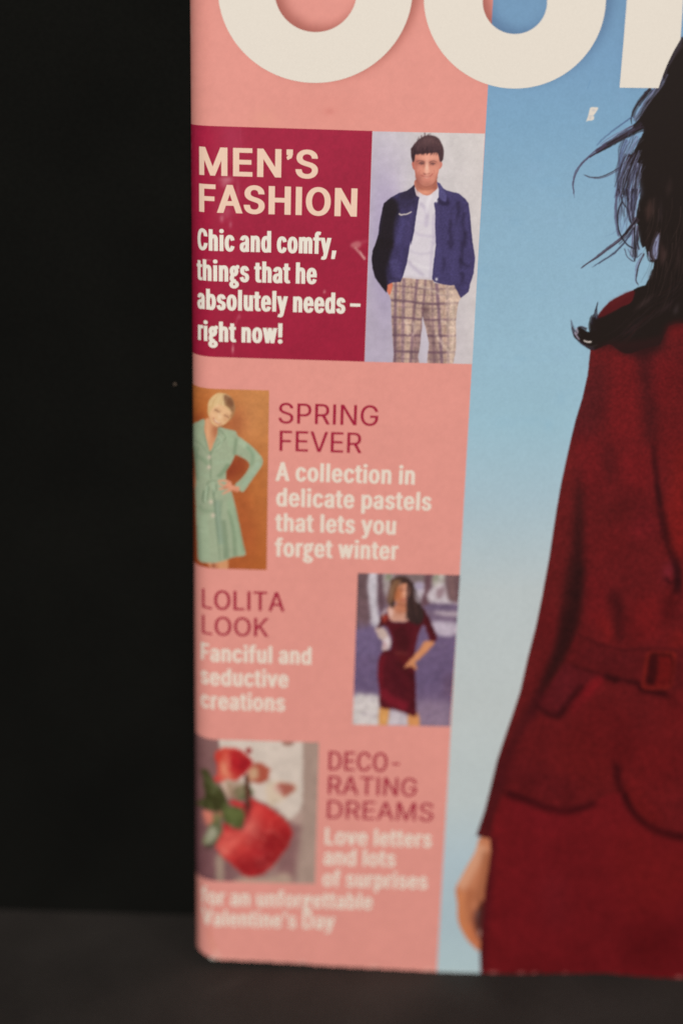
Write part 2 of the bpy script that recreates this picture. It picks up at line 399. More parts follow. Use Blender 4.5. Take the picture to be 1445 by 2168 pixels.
def band_grid(s0, s1, ds, vt, dvs):      # dvs: list of (down to v, step); the last band runs to the worn edge
    s = np.linspace(s0,s1,int((s1-s0)/ds)+2); rows = []; v = vt
    for to,st in dvs:
        while v > to: rows.append(v); v -= st
    rows = np.array(rows); V = np.repeat(rows[:,None],len(s),1); b = vb(s)[None,:]
    w_ = np.clip((0.016-V)/0.016,0,1); V = V + w_*b                      # ease the last 16 mm on to the lower edge
    V = np.concatenate([V, b],0); return np.repeat(s[None,:],V.shape[0],0), V
VT0 = float(to_sv(np.array([900.]),np.array([-40.]))[1][0])
S,V = band_grid(0.0, S_B, ds*1.5, HEI, [(VT0,0.0012),(0.0,0.00030)])
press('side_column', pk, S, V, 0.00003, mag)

def px_quad(tl, tr, br, bl, flush=False):
    q = [to_sv(np.array([p[0]],float),np.array([p[1]],float)) for p in (tl,tr,br,bl)]
    q = [(float(a[0]),float(b[0])) for a,b in q]
    if flush: q[0] = (0.0005,q[1][1]+flush[0]); q[3] = (0.0005,q[2][1]+flush[1])
    return q

# --- purple title panel, scuffed
pu = Sheet(390,240,800,790,1.0,bil(400,270,790,765,(164,36,66),(158,34,62),(158,32,60),(156,32,58)))
pu.grain(0.02,50,11); pu.grain(0.02,10,12); pu.grain(0.03,3,13)
z3 = Z(390,260,3.524)
pu.stroke(z3((420,10),(418,90),(425,190)),1.2,1,(190,90,110),.35,soft=.6)
pu.fill(z3((290,30),(420,40),(425,210),(330,300)),(178,62,92),soft=9,a=.38)
for (x,y,rx,ry,a) in [(320,430,9,6,.5),(300,460,6,6,.4),(310,420,10,3,.4),(280,715,3,5,.6),(345,760,2.5,5,.45),(320,670,7,9,.22),(400,520,3,22,.25),(300,640,12,14,.15)]:
    pu.blob(390+x/3.524,260+y/3.524,rx,ry,(200,130,140),a)
pu.stroke(z3((1270,930),(1310,975),(1350,1020)),5,5,(196,128,128),.85,soft=.8); pu.fill(z3((1238,910),(1290,885),(1320,905),(1300,935),(1260,935)),(198,130,128),soft=2,a=.7)
pu.blob(390+1330/3.524,260+890/3.524,12,3,(186,84,100),.4,rot=-.3); pu.stroke(z3((1310,960),(1330,1000),(1345,1018)),2,3,(225,180,172),.7,soft=.7)
z4 = Z(390,500,3.524)
pu.stroke(z4((400,600),(370,720),(362,860)),3,2,(200,120,135),.35,soft=1.2); pu.blob(390+362/3.524,500+845/3.524,1.6,6,(225,170,170),.6)
pu.blob(390+1045/3.524,500+415/3.524,2,2.5,(215,150,150),.7); pu.stroke(z4((125,180),(170,178),(205,186)),2,1.5,(205,140,145),.6,soft=.8)
pu.blob(390+410/3.524,500+600/3.524,2,4,(200,120,130),.4)
for i in range(60):
    x = 409+abs(random.gauss(0,26)); y = random.uniform(270,760); l = random.uniform(4,30)
    pu.stroke([(x,y),(x+random.uniform(-3,3),y+l)],.7,.5,(198,110,125),random.uniform(.06,.28),soft=.3)
for i in range(16):
    y = random.uniform(270,740); pu.stroke([(405.5,y),(405.5,y+random.uniform(3,16))],.9,.6,(215,190,180),random.uniform(.2,.7))
S,V = quad_grid(px_quad((450,270.3),(787.6,277.2),(771,765.6),(460,763),flush=(0.0001,0.0001)), 0.00020, 0.0003)
press('title_panel', pu, S, V, 0.00006, mag)
# --- the four small printed photographs -----------------------------------------------------------
# 1: a man in a blue jacket against a pale wall
mn = Sheet(755,260,1045,790,1.3,bil(775,280,1020,770,(204,198,200),(210,202,200),(180,169,188),(206,197,197)))
a5 = Z(760,260,4.983); a6 = Z(760,510,4.983)
mn.blob(800,450,26,120,(172,158,190),.62); mn.blob(812,600,20,90,(160,146,180),.6); mn.blob(830,470,18,90,(168,150,190),.45)
mn.blob(850,330,26,40,(196,186,200),.5); mn.blob(795,690,22,60,(178,166,184),.5); mn.blob(905,710,12,60,(198,190,204),.7)
mn.grain(.02,30,21); mn.grain(.015,8,22)
for i in range(14): mn.blob(random.uniform(785,1020),random.uniform(285,760),random.uniform(2,5),random.uniform(2,5),(186,174,180),.16)
def lab_fill(sh, pts, col, lab, **k): sh.fill(pts, col, lab, soft=k.pop('soft',0), **k)
# trousers
TR = a6((425,425),(455,388),(600,400),(760,410),(800,448),(960,470),(1000,478),(1040,540),(1066,600),(1042,660),(1022,800),(1016,900),(1020,1050),(1014,1150),(1000,1230),(962,1310),(742,1310),(722,1210),(735,1100),(718,1000),(690,880),(664,795),(660,930),(648,1000),(640,1100),(620,1220),(610,1310),(376,1310),(365,1180),(350,1000),(340,800),(335,640),(318,580),(300,540),(340,440))
mn.fill(TR,(197,168,150),'trousers',soft=.5)
mn.fill(TR,(197,168,150),'trousers')
for x0,x1,w,c,a in [(385,372,30,(112,84,104),.75),(470,455,36,(120,90,112),.6),(610,540,30,(110,80,100),.7),(700,640,26,(118,86,104),.65),(810,870,34,(108,80,104),.75),(930,940,26,(126,98,112),.55),(760,790,26,(128,98,110),.5),(545,600,16,(150,112,110),.5),(1000,1005,14,(160,130,120),.5),(430,425,12,(160,110,95),.5),(890,905,12,(165,120,105),.5)]:
    mn.stroke(a6((x0,400),((x0*2+x1)/3,640),((x0+x1*2)/3,950),(x1,1310)),w/4.983,w/4.983,c,a,soft=1.1,clip='trousers')
for y,dy,w,a in [(470,40,22,.5),(530,45,14,.4),(625,40,26,.75),(690,30,14,.35),(805,30,24,.75),(880,20,14,.35),(995,8,26,.75),(1070,8,14,.35),(1165,14,26,.75),(1240,14,14,.4)]:
    mn.stroke(a6((320,y),(520,y+dy*.4),(700,y+dy),(880,y+dy),(1060,y+dy*.8)),w/4.983,w/4.983,(104,76,92),a,soft=.9,clip='trousers')
for p in [((480,830),(520,930),(510,1000)),((570,850),(580,950),(560,1010)),((800,980),(880,1090),(960,1190)),((860,830),(930,890),(1000,950)),((640,480),(760,520),(900,590)),((980,620),(990,800),(985,1200))]:
    mn.stroke(a6(*p),30/4.983,20/4.983,(228,206,188),.55,soft=1.6,clip='trousers')
mn.fill(a6((690,720),(740,760),(770,900),(800,1000),(840,1310),(740,1310),(722,1000),(670,800)),(84,56,70),soft=3,a=.45,clip='trousers')
mn.fill(a6((340,800),(400,820),(430,1310),(360,1310)),(92,64,80),soft=3,a=.4,clip='trousers'); mn.blob(900,654,7,5,(80,52,62),.6,clip='trousers')
mn.fill(a6((580,1000),(660,960),(620,1310),(560,1310)),(96,66,84),soft=3,a=.4,clip='trousers')
mn.fill(a6((900,480),(1010,500),(1060,610),(1030,760),(1020,1000),(1000,1300),(940,1300),(930,900)),(226,204,184),soft=4,a=.5,clip='trousers'); mn.fill(TR,(150,116,112),a=.12); mn.grain(.10,2.6,24,clip='trousers'); mn.grain(.07,9,29,clip='trousers')
mn.fill(a6((285,505),(300,470),(335,440),(352,470),(340,520),(322,572),(300,548)),(206,112,84),'hand'); mn.blob(825,612,3,8,(228,140,112),.5,clip='hand')
# shirt
mn.fill(a5((575,680),(640,740),(715,772),(790,728),(830,670),(845,780),(800,850),(815,930),(812,1100),(812,1296))+a6((800,60),(785,240),(772,415),(600,405),(445,388),(495,250),(545,0))+a5((545,1296),(575,1150),(600,950),(632,790),(590,750)),(214,206,214),'shirt',curve=False)
for p,w,c,a in [(((640,850),(690,900),(715,970),(700,1100)),40,(184,172,192),.6),(((760,760),(720,850),(710,960)),30,(232,226,230),.6),(((560,1150),(660,1190),(800,1200)),26,(188,176,196),.5),(((590,1040),(690,1060),(800,1060)),20,(192,182,200),.4),(((800,960),(790,1100),(800,1290)),46,(180,168,190),.5)]:
    mn.stroke(a5(*p),w/4.983,w/4.983,c,a,soft=2,clip='shirt')
for p,w,c,a in [(((520,100),(640,140),(790,120)),20,(186,176,194),.5),(((510,210),(580,290),(680,370)),34,(180,168,188),.55),(((560,230),(650,270),(760,290)),26,(230,224,228),.5),(((770,0),(760,200),(750,400)),30,(186,174,194),.5),(((480,380),(600,395),(760,405)),14,(170,150,150),.5)]:
    mn.stroke(a6(*p),w/4.983,w/4.983,c,a,soft=2,clip='shirt')
# jacket
JL = a5((598,635),(560,675),(500,718),(420,742),(330,790),(258,852),(240,930),(215,1060),(200,1180),(165,1296))+a6((140,110),(130,190),(140,290),(168,390),(225,472),(262,520),(288,552),(298,470),(345,442),(400,436),(432,438),(442,425),(460,380),(500,250),(542,0))+a5((545,1296),(578,1150),(606,950),(632,790),(600,770),(582,690))
JR = a5((816,622),(850,640),(882,690),(920,715),(1050,748),(1112,800),(1150,848),(1166,960),(1182,1150),(1200,1296))+a6((1222,180),(1204,350),(1168,460),(1152,540),(1070,608),(1055,575),(1008,490),(1000,468),(960,474),(850,455),(790,432),(766,405),(782,240),(806,60))+a5((806,1296),(800,1100),(800,930),(788,850),(836,790),(836,700))
mn.fill(JL,(62,54,92),'jacket',curve=False); mn.fill(JR,(68,60,102),'jacket',curve=False)
mn.fill(a5((250,850),(340,790),(410,840),(415,930),(385,1010),(365,1150),(345,1320),(150,1320),(200,1160),(225,1000)),(33,25,30),soft=3.2,a=.95,clip='jacket')
mn.fill(a6((150,0),(345,0),(318,200),(290,330),(300,420),(290,560),(200,480),(120,300),(120,150)),(32,24,29),soft=3,a=.95,clip='jacket')
mn.fill(a5((560,660),(600,640),(600,760),(560,800),(440,800),(430,760)),(46,38,56),soft=2.2,a=.85,clip='jacket')
mn.fill(a5((500,740),(620,790),(610,860),(560,940),(420,880),(400,800)),(50,42,66),soft=4,a=.6,clip='jacket')
for p,w0,w1,c,a in [(((470,1000),(440,1150),(400,1296)),60,60,(82,74,126),.5),(((560,880),(520,1100),(500,1296)),40,60,(80,70,118),.45),(((410,920),(400,1010),(380,1100)),26,10,(30,24,34),.6)]: mn.stroke(a5(*p),w0/4.983,w1/4.983,c,a,soft=2.5,clip='jacket')
for p,w0,w1,c,a in [(((360,200),(400,330),(420,420)),90,70,(84,76,124),.45),(((300,400),(380,400),(440,425)),26,20,(44,36,58),.6),(((300,250),(310,330),(330,400)),30,30,(40,32,52),.6),(((460,60),(440,220),(430,340)),40,30,(70,60,108),.5)]: mn.stroke(a6(*p),w0/4.983,w1/4.983,c,a,soft=2.2,clip='jacket')
mn.fill(a5((840,800),(905,838),(925,790),(960,860),(900,880),(830,850)),(40,32,58),soft=2,a=.7,clip='jacket')
mn.fill(a5((822,630),(850,640),(900,720),(922,780),(905,832),(852,800),(835,700)),(88,82,130),a=.75,soft=.8,clip='jacket')
for p,w0,w1,a in [(((1040,830),(1046,940),(1010,1090)),56,16,.75),(((1000,880),(960,1000),(1000,1200)),14,10,.5),(((1090,880),(1060,1000),(1070,1296)),16,14,.45),(((870,900),(860,1100),(880,1296)),14,12,.3),(((965,1020),(955,1150),(985,1296)),30,50,.75),(((1105,950),(1090,1060),(1110,1180)),34,34,.75),(((1120,1150),(1110,1296),(1110,1300)),50,50,.7),(((1150,860),(1110,880),(1080,960)),18,12,.4),(((1170,1000),(1180,1150),(1195,1296)),16,16,.5)]: mn.stroke(a5(*p),w0*.8/4.983,w1*.5/4.983,(40,32,54),a*.95,soft=2.6,clip='jacket')
for p,w0,w1,a in [(((940,0),(960,60),(985,110)),50,20,.7),(((895,180),(890,260),(880,330)),34,34,.55),(((1090,0),(1080,150),(1065,300)),44,34,.7),(((1060,190),(1110,260),(1180,270)),60,30,.6),(((1080,330),(1090,400),(1080,450)),60,60,.6),(((1020,460),(1060,470),(1160,440)),26,20,.5),(((1040,480),(1050,560),(1070,600)),26,14,.5),(((1130,130),(1170,170),(1210,160)),20,20,.4)]: mn.stroke(a6(*p),w0*.8/4.983,w1*.5/4.983,(40,32,54),a*.95,soft=2.6,clip='jacket')
for p,w0,w1,a in [(((830,60),(830,200),(840,400)),50,40,.3),(((1000,100),(1000,250),(980,430)),40,40,.25)]: mn.stroke(a6(*p),w0/4.983,w1/4.983,(80,72,122),a,soft=2.5,clip='jacket')
mn.grain(.09,2.2,25,clip='jacket')
mn.stroke(a5((418,958),(440,972),(465,968),(500,966),(552,940)),3.6,2.2,(216,204,194),.95,soft=.4); mn.stroke(a5((412,948),(440,960),(470,958)),2,1.5,(60,54,90),.6)
mn.blob(760+812/4.983,260+826/4.983,2.2,2.4,(235,230,235),.95); mn.blob(760+815/4.983,510+405/4.983,1.8,2.2,(235,230,235),.95)
# head
mn.fill(a5((600,600),(800,600),(818,640),(822,690),(788,728),(718,770),(648,742),(592,690)),(200,126,106),'face',soft=.3)
mn.fill(a5((596,600),(640,668),(722,690),(780,668),(812,610),(815,700),(760,700),(700,712),(620,690)),(150,86,72),soft=2.2,a=.8,clip='face'); mn.blob(760+670/4.983,260+720/4.983,12,5,(226,150,122),.6,clip='face')
mn.fill(a5((560,405),(580,402),(588,495),(568,486),(555,440)),(196,110,96),'face'); mn.fill(a5((845,412),(872,420),(872,458),(850,490),(838,480)),(206,128,114),'face')
mn.fill(a5((580,395),(590,340),(650,322),(740,318),(832,316),(842,370),(848,410),(845,455),(836,510),(822,570),(804,625),(770,656),(722,672),(664,662),(622,632),(600,585),(586,520),(580,460)),(212,140,120),'face',soft=.3)
mn.fill(a5((580,400),(620,380),(640,460),(640,560),(660,640),(620,640),(590,560)),(184,106,94),soft=3,a=.55,clip='face')
mn.blob(760+730/4.983,260+370/4.983,14,6,(232,164,142),.6,clip='face'); mn.blob(760+712/4.983,260+480/4.983,3.4,11,(242,182,160),.75,clip='face'); mn.blob(760+800/4.983,260+500/4.983,7,10,(224,152,130),.5,clip='face'); mn.blob(760+640/4.983,260+500/4.983,6,8,(226,146,124),.5,clip='face')
def mb(x,y,rx,ry,c,a,**k): mn.blob(760+x/4.983,260+y/4.983,rx/4.983,ry/4.983,c,a,**k)
mb(600,470,20,90,(170,98,86),.5,clip='face'); mb(610,600,22,60,(150,84,74),.55,rot=-.3,clip='face'); mb(815,590,14,60,(166,98,84),.5,rot=.25,clip='face')
mb(650,418,44,20,(150,88,78),.55); mb(776,420,40,20,(156,92,80),.5); mb(684,440,14,26,(160,92,80),.45); mb(742,438,12,22,(170,100,86),.35)
mn.stroke(a5((590,560),(604,600),(636,648),(690,676),(728,676),(772,658),(806,622),(826,570)),1.6,1.6,(132,72,60),.6,soft=1.0,wm=2.6); mn.fill(a5((606,640),(640,672),(700,694),(740,690),(790,660),(812,640),(818,690),(770,690),(720,716),(650,706)),(168,100,82),soft=1.6,a=.7); mb(700,735,40,16,(228,156,128),.7); mb(612,690,12,40,(170,104,86),.6)
mn.stroke(a5((602,410),(640,400),(690,420)),1.2,2.4,(92,58,58),.75,soft=.5); mn.stroke(a5((735,424),(778,404),(818,414)),2.4,1.2,(98,60,60),.7,soft=.5)
mn.stroke(a5((626,432),(652,424),(684,436)),1.6,1.8,(70,44,50),.85,soft=.4); mn.stroke(a5((748,438),(776,428),(804,436)),1.8,1.5,(76,48,52),.8,soft=.4)
mb(655,436,9,8,(52,34,42),.6); mb(776,440,9,8,(56,36,44),.55); mb(640,458,30,8,(206,134,116),.5); mb(785,460,28,8,(214,140,122),.5)
mb(714,470,13,60,(246,192,170),.8,clip='face'); mb(716,512,20,14,(236,170,148),.6,clip='face'); mb(630,495,26,26,(226,150,130),.5,clip='face'); mb(792,500,26,26,(226,150,130),.5,clip='face'); mb(735,365,80,22,(232,164,142),.55,clip='face')
mn.stroke(a5((668,528),(690,545),(716,542),(748,534)),1.2,1.2,(140,74,64),.65,soft=.7); mb(690,540,9,6,(110,56,52),.5)
mn.stroke(a5((640,500),(634,535),(648,562)),1.4,.8,(166,90,78),.5,soft=.8); mn.stroke(a5((786,500),(792,528),(778,552)),1.4,.8,(172,94,80),.5,soft=.8)
mn.stroke(a5((652,552),(690,572),(740,570),(776,536)),1.8,1.4,(150,66,62),.7,soft=.5); mn.stroke(a5((682,571),(710,577),(744,569)),1.4,.9,(236,200,188),.55,soft=.5); mn.stroke(a5((676,592),(712,602),(752,588)),2.2,1.4,(196,104,98),.6,soft=.8)
mb(712,622,40,10,(186,112,98),.5,clip='face'); mb(715,652,60,16,(164,98,84),.55,clip='face'); mb(650,590,20,40,(168,104,92),.35,clip='face'); mb(716,560,60,10,(184,108,98),.3)
mn.fill(a5((560,408),(546,350),(544,300),(545,272),(560,255),(590,218),(620,183),(662,155),(700,138),(750,133),(802,146),(842,176),(866,222),(886,272),(890,330),(884,380),(866,412),(846,404),(838,366),(828,322),(800,314),(740,322),(690,324),(640,332),(592,338),(584,385),(574,412)),(68,46,51),'hair',soft=.6)
for i in range(40):
    x = random.uniform(580,860); y = random.uniform(150,300); mn.stroke(a5((x,y),(x+random.uniform(-16,10),y+28),(x+random.uniform(-30,10),y+60)),1.4,.8,random.choice([(112,74,76),(84,54,58),(36,22,28),(30,20,26)]),.5,soft=.4,clip='hair')
rh = random.Random(3)
for i in range(70):
    t = rh.uniform(0,1); x = 552+t*325; y = 300-190*math.sin(math.pi*min(1,max(0,t*1.05)))**.7+rh.uniform(-6,60); l = rh.uniform(8,24); an = -2.2+2.0*t+rh.uniform(-.5,.5)
    mn.stroke(a5((x,y+14),(x+l*.5*math.cos(an),y+l*.5*math.sin(an)),(x+l*math.cos(an+.4),y+l*math.sin(an+.4))),1.5,.5,rh.choice([(58,38,44),(46,30,36),(84,58,60),(104,74,74)]),rh.uniform(.4,.9),soft=.35)
for i in range(26):
    x = rh.uniform(590,838); mn.stroke(a5((x,300),(x-5,322),(x-rh.uniform(4,16),rh.uniform(334,352))),2,.5,(60,38,42),.7,soft=.4)
mn.blob(760+740/4.983,260+180/4.983,14,7,(124,90,90),.5,clip='hair'); mn.blob(760+700/4.983,260+230/4.983,22,7,(104,74,76),.4,clip='hair'); mn.blob(760+850/4.983,260+260/4.983,6,16,(96,68,70),.4,clip='hair'); mn.blob(760+570/4.983,260+340/4.983,4,14,(40,24,32),.5,clip='hair')
mn.develop(0.35,6,0.42,101,.012)
S,V = quad_grid(px_quad((788,278),(1025.6,282.8),(999,770.6),(771.4,765.8)), 0.00012, 0.00012)
ph = press('printed_photo', mn, S, V, 0.00006, mag); tag(ph,'small photo of a man in blue jacket and checked trousers')

# 2: a woman in a pale green shirt dress against orange
gr = Sheet(390,790,600,1230,1.2,bil(405,820,570,1207,(186,112,62),(198,132,78),(160,76,42),(178,98,48)))
g7 = Z(390,800,4.8167)
def gb(x,y,rx,ry,c,a,**k): gr.blob(390+x/4.8167,800+y/4.8167,rx/4.8167,ry/4.8167,c,a,**k)
gb(650,450,150,250,(206,140,88),.55); gb(180,330,90,150,(196,106,50),.5); gb(560,900,110,120,(142,62,36),.9); gb(460,960,60,80,(132,54,34),.7)
gb(620,1250,110,160,(168,86,46),.7); gb(520,460,80,120,(160,84,54),.6); gb(150,420,60,60,(150,70,40),.6); gb(640,1600,80,160,(168,84,46),.6); gb(90,1500,60,300,(128,58,36),.7); gb(720,1100,60,200,(190,116,60),.5); gb(90,900,60,200,(120,56,36),.6)
gr.grain(.03,14,31); gr.grain(.03,3,32)
gr.fill(g7((238,1870),(335,1870),(332,1960),(280,1960)),(214,150,112),'leg',soft=.5); gr.fill(g7((350,1860),(440,1850),(436,1975),(360,1975)),(206,146,104),'leg',soft=.5); gb(300,1920,20,30,(130,64,40),.7,clip='leg')
gr.fill(g7((85,860),(112,1000),(142,1095),(182,1180),(165,1200),(110,1140),(78,1050),(76,900)),(196,118,80),'hand',soft=.5); gb(95,980,18,90,(160,84,56),.5,clip='hand')
gr.fill(g7((212,430),(262,420),(345,490),(335,570),(295,690),(262,750),(236,680),(208,560)),(212,152,112),'face',soft=.4)
gb(320,540,30,60,(160,92,62),.7,clip='face'); gb(240,560,14,90,(232,176,134),.6,clip='face')
COAT = g7((82,560),(92,475),(140,448),(205,426),(206,540),(236,660),(264,748),(302,665),(334,585),(350,502),(420,520),(520,545),(545,590),(640,660),(730,740),(788,810),(802,870),(772,930),(722,1000),(672,1070),(624,1140),(588,1165),(518,1100),(560,1050),(622,980),(664,900),(642,850),(570,805),(520,790),(500,830),(470,890),(430,950),(426,1020),(440,1075),(480,1160),(520,1300),(552,1450),(592,1650),(624,1790),(600,1818),(500,1832),(420,1862),(340,1884),(250,1888),(150,1862),(134,1700),(124,1500),(118,1300),(112,1150),(120,1050),(108,850),(90,680))
gr.fill(COAT,(158,170,142),'dress',soft=.4)
def gs(pts,w0,w1,c,a,soft=1.5,clip='dress'): gr.stroke(g7(*pts),w0/4.8167,w1/4.8167,c,a,soft=soft,clip=clip)
for pts,w0,w1,c,a in [
 (((130,480),(150,600),(200,700)),70,60,(168,184,152),.6),(((420,560),(470,620),(480,700)),80,60,(164,182,150),.6),(((560,640),(660,720),(760,830)),60,50,(172,190,160),.65),(((760,860),(700,960),(600,1100)),50,40,(160,182,158),.6),
 (((640,700),(700,790),(680,900)),40,30,(124,148,118),.6),(((530,620),(520,700),(510,790)),30,30,(112,134,104),.6),(((460,880),(400,960),(340,1010)),50,30,(116,138,108),.7),(((300,870),(380,860),(470,850)),50,30,(166,184,154),.5),(((130,800),(200,840),(250,900)),40,40,(124,146,116),.5),(((160,960),(220,1000),(260,1010)),40,30,(160,178,148),.5),
 (((110,700),(120,900),(140,1050)),40,30,(120,140,112),.6),(((150,1300),(200,1360),(310,1360)),40,30,(116,138,110),.4),(((180,1400),(200,1600),(210,1850)),90,110,(162,180,150),.6),(((330,1250),(350,1500),(380,1700)),60,60,(128,150,132),.5),(((380,1250),(370,1350),(365,1450)),14,10,(100,122,100),.6),(((460,1250),(520,1500),(590,1800)),70,60,(150,172,140),.5),(((450,1350),(500,1560),(520,1820)),24,40,(112,134,104),.6),(((520,1320),(570,1560),(610,1780)),24,24,(118,140,110),.5),
 (((400,1450),(420,1650),(430,1850)),40,60,(104,124,98),.5),(((130,1500),(150,1700),(160,1860)),30,30,(124,146,120),.5)]: gs(pts,w0,w1,c,a,soft=2)
for pts,w,c,a in [(((266,760),(270,900),(268,1030)),10,(84,104,78),.8),(((296,1150),(320,1400),(350,1700),(366,1870)),10,(88,108,86),.8),(((205,560),(225,680),(262,770)),8,(104,124,96),.6),(((345,510),(350,600),(310,680),(275,770)),8,(104,124,96),.6),(((350,520),(420,600),(400,640),(330,700),(275,770)),9,(98,118,90),.7),(((345,600),(385,640),(350,700),(300,740)),22,(172,190,160),.6),(((110,640),(180,690),(250,790)),9,(104,124,96),.6),
 (((200,1150),(190,1240),(200,1280)),16,(84,104,80),.7),(((240,1100),(220,1180),(215,1270)),30,(168,186,158),.7),(((230,1100),(250,1060),(330,1050)),12,(96,116,90),.7),(((250,1110),(240,1200),(235,1260)),10,(80,100,76),.7),(((290,1060),(300,1120),(310,1180)),26,(166,184,156),.6),(((330,1080),(320,1160),(300,1200)),10,(92,112,88),.6),(((150,1560),(190,1565),(240,1570)),10,(186,200,174),.5),(((150,700),(130,800),(125,900)),12,(112,134,104),.5)]: gs(pts,w,w*.6,c,a,soft=.8)
for x,y in ((255,808),(252,910),(272,1265),(292,1402)): gb(x,y,13,15,(222,198,180),.85)
gr.grain(.025,2.2,33,clip='dress')
for pts,w0,w1 in [(((560,1140),(510,1130),(470,1110),(420,1090)),56,40),(((480,1080),(420,1050),(345,1052)),26,14),(((460,1110),(400,1105),(350,1072)),24,13),(((470,1120),(420,1130),(352,1136)),24,14),(((480,1140),(430,1165),(388,1188)),24,13)]:
    gr.stroke(g7(*pts),w0/4.8167,w1/4.8167,(222,152,122),1,soft=.3,label='hand')
gb(420,1118,20,6,(150,90,66),.5); gb(520,1150,30,14,(190,116,86),.5,clip='hand')
gr.fill(g7((240,310),(246,250),(272,205),(310,172),(350,157),(420,162),(472,195),(505,250),(517,310),(505,355),(486,395),(452,440),(400,482),(340,500),(285,470),(255,410),(242,350)),(214,178,128),'hair',soft=.4)
gr.fill(g7((256,380),(275,330),(310,290),(360,272),(410,292),(450,330),(482,352),(470,400),(430,446),(385,486),(335,498),(292,462),(264,420)),(226,180,136),'face',soft=.4)
gr.fill(g7((400,190),(445,180),(500,235),(508,290),(480,300),(440,270),(420,230)),(124,76,52),soft=2.2,a=.8,clip='hair')
gr.stroke(g7((410,270),(455,300),(500,340)),5,3,(150,104,70),.6,soft=1.2); gr.stroke(g7((470,400),(500,350),(512,300)),5,4,(150,100,64),.7,soft=1.2)
for i in range(16):
    x = random.uniform(255,420); gr.stroke(g7((x,300-abs(x-330)*.2),(x+20,230),(x+60,180)),1.2,.8,random.choice([(232,204,158),(180,138,92),(238,214,172)]),.45,soft=.4,clip='hair')
gr.stroke(g7((306,328),(332,334),(362,356)),2.6,2,(104,60,44),.8,soft=.6); gr.stroke(g7((404,380),(430,388),(458,412)),2.6,2,(110,62,46),.75,soft=.6); gr.stroke(g7((318,308),(350,318),(376,340)),1.4,1,(160,108,70),.5,soft=.6); gr.stroke(g7((420,362),(450,372),(470,388)),1.4,1,(150,98,66),.5,soft=.6)
gr.stroke(g7((296,404),(308,436),(336,462),(378,464)),2.4,1.6,(164,84,60),.7,soft=.6,wm=3.6); gr.stroke(g7((304,420),(320,444),(344,456),(368,458)),1.4,.9,(248,230,210),.85,soft=.35,wm=2.2)
gb(372,398,14,12,(242,204,164),.6); gb(300,388,16,14,(236,186,146),.5); gb(424,425,18,22,(198,140,100),.5); gb(352,386,8,24,(242,206,168),.45); gb(330,480,40,10,(206,150,110),.5); gb(268,420,10,30,(206,150,112),.5); gb(345,345,26,8,(170,116,84),.3); gb(432,392,22,8,(170,114,82),.35)
gr.fill(g7((395,180),(450,185),(500,235),(512,290),(500,340),(478,352),(462,320),(430,285),(405,250)),(120,78,54),soft=1.6,a=.6); gr.stroke(g7((385,275),(420,290),(470,335)),2,1.4,(232,196,146),.6,soft=.8); gr.stroke(g7((402,180),(396,230),(388,275)),2.2,1.2,(240,214,168),.6,soft=.9); gr.stroke(g7((456,436),(498,385),(514,320)),4,3,(168,120,80),.7,soft=1)
gr.stroke(g7((250,380),(246,330),(270,290)),4,3,(206,164,112),.7,soft=1); gr.stroke(g7((345,500),(420,490),(470,450)),4,2,(126,62,40),.5,soft=1.6)
gr.develop(.3,6,0.38,111,.014)
S,V = quad_grid(px_quad((460,824.5),(569.6,826.4),(564.4,1206.6),(460,1204),flush=(0.0,0.0)), 0.00016, 0.00020)
ph = press('printed_photo', gr, S, V, 0.00006, mag); tag(ph,'small photo of a blonde woman in a pale green shirt dress on orange')

# 3: a long-haired woman in a dark red dress among trees
lo = Sheet(735,1195,990,1555,1.0,vgrad([(1215,(130,108,112)),(1290,(124,102,120)),(1340,(112,92,124)),(1440,(104,86,118)),(1480,(110,90,120)),(1540,(140,118,134))]))
l8 = Z(730,1200,5.352)
def lf(pts,c,a=1,soft=3,lab=None,clip=None): lo.fill(l8(*pts),c,lab,soft=soft,a=a,clip=clip)
lf(((255,60),(380,60),(375,300),(372,500),(410,640),(330,690),(285,620),(270,420),(250,250)),(196,188,196))
lf(((120,60),(262,60),(250,230),(265,420),(275,620),(240,690),(100,660)),(104,80,84)); lf(((140,400),(250,420),(270,640),(120,660)),(120,92,100),.6,6)
lf(((375,60),(425,60),(450,300),(440,470),(375,460)),(98,72,80)); lf(((430,60),(560,60),(500,250),(450,330)),(178,166,164),.8); lf(((470,90),(520,90),(510,150),(465,150)),(120,128,96),.8)
lf(((700,60),(920,60),(930,200),(790,190)),(126,108,106),.8); lf(((780,200),(900,190),(900,290),(850,430),(790,380)),(204,192,200),.9); lf(((800,180),(890,190),(880,260),(800,260)),(150,136,168),.6)
lf(((910,60),(1010,60),(970,200),(950,440),(900,470),(850,400),(900,280)),(104,72,80)); lf(((1010,60),(1130,60),(1150,200),(1000,250)),(188,180,172),.9); lf(((1030,80),(1070,90),(1010,170),(990,160)),(124,126,96),.7)
lf(((960,270),(1140,190),(1200,380),(1290,390),(1290,430),(960,400)),(206,194,200),.95); lf(((1040,260),(1130,230),(1100,350),(1040,360)),(130,98,106),.7)
lf(((1140,60),(1320,60),(1320,370),(1170,370)),(112,84,88)); lf(((1190,100),(1230,100),(1230,360),(1195,360)),(136,104,100),.6)
lf(((940,430),(1300,440),(1300,500),(930,500)),(110,92,118)); lf(((1010,510),(1300,520),(1300,570),(1100,560)),(196,180,186),.8); lf(((960,540),(1300,580),(1300,650),(960,600)),(118,98,120),.7)
lf(((1000,620),(1290,650),(1280,760),(1180,790),(1060,780),(1000,700)),(190,176,190),.95)
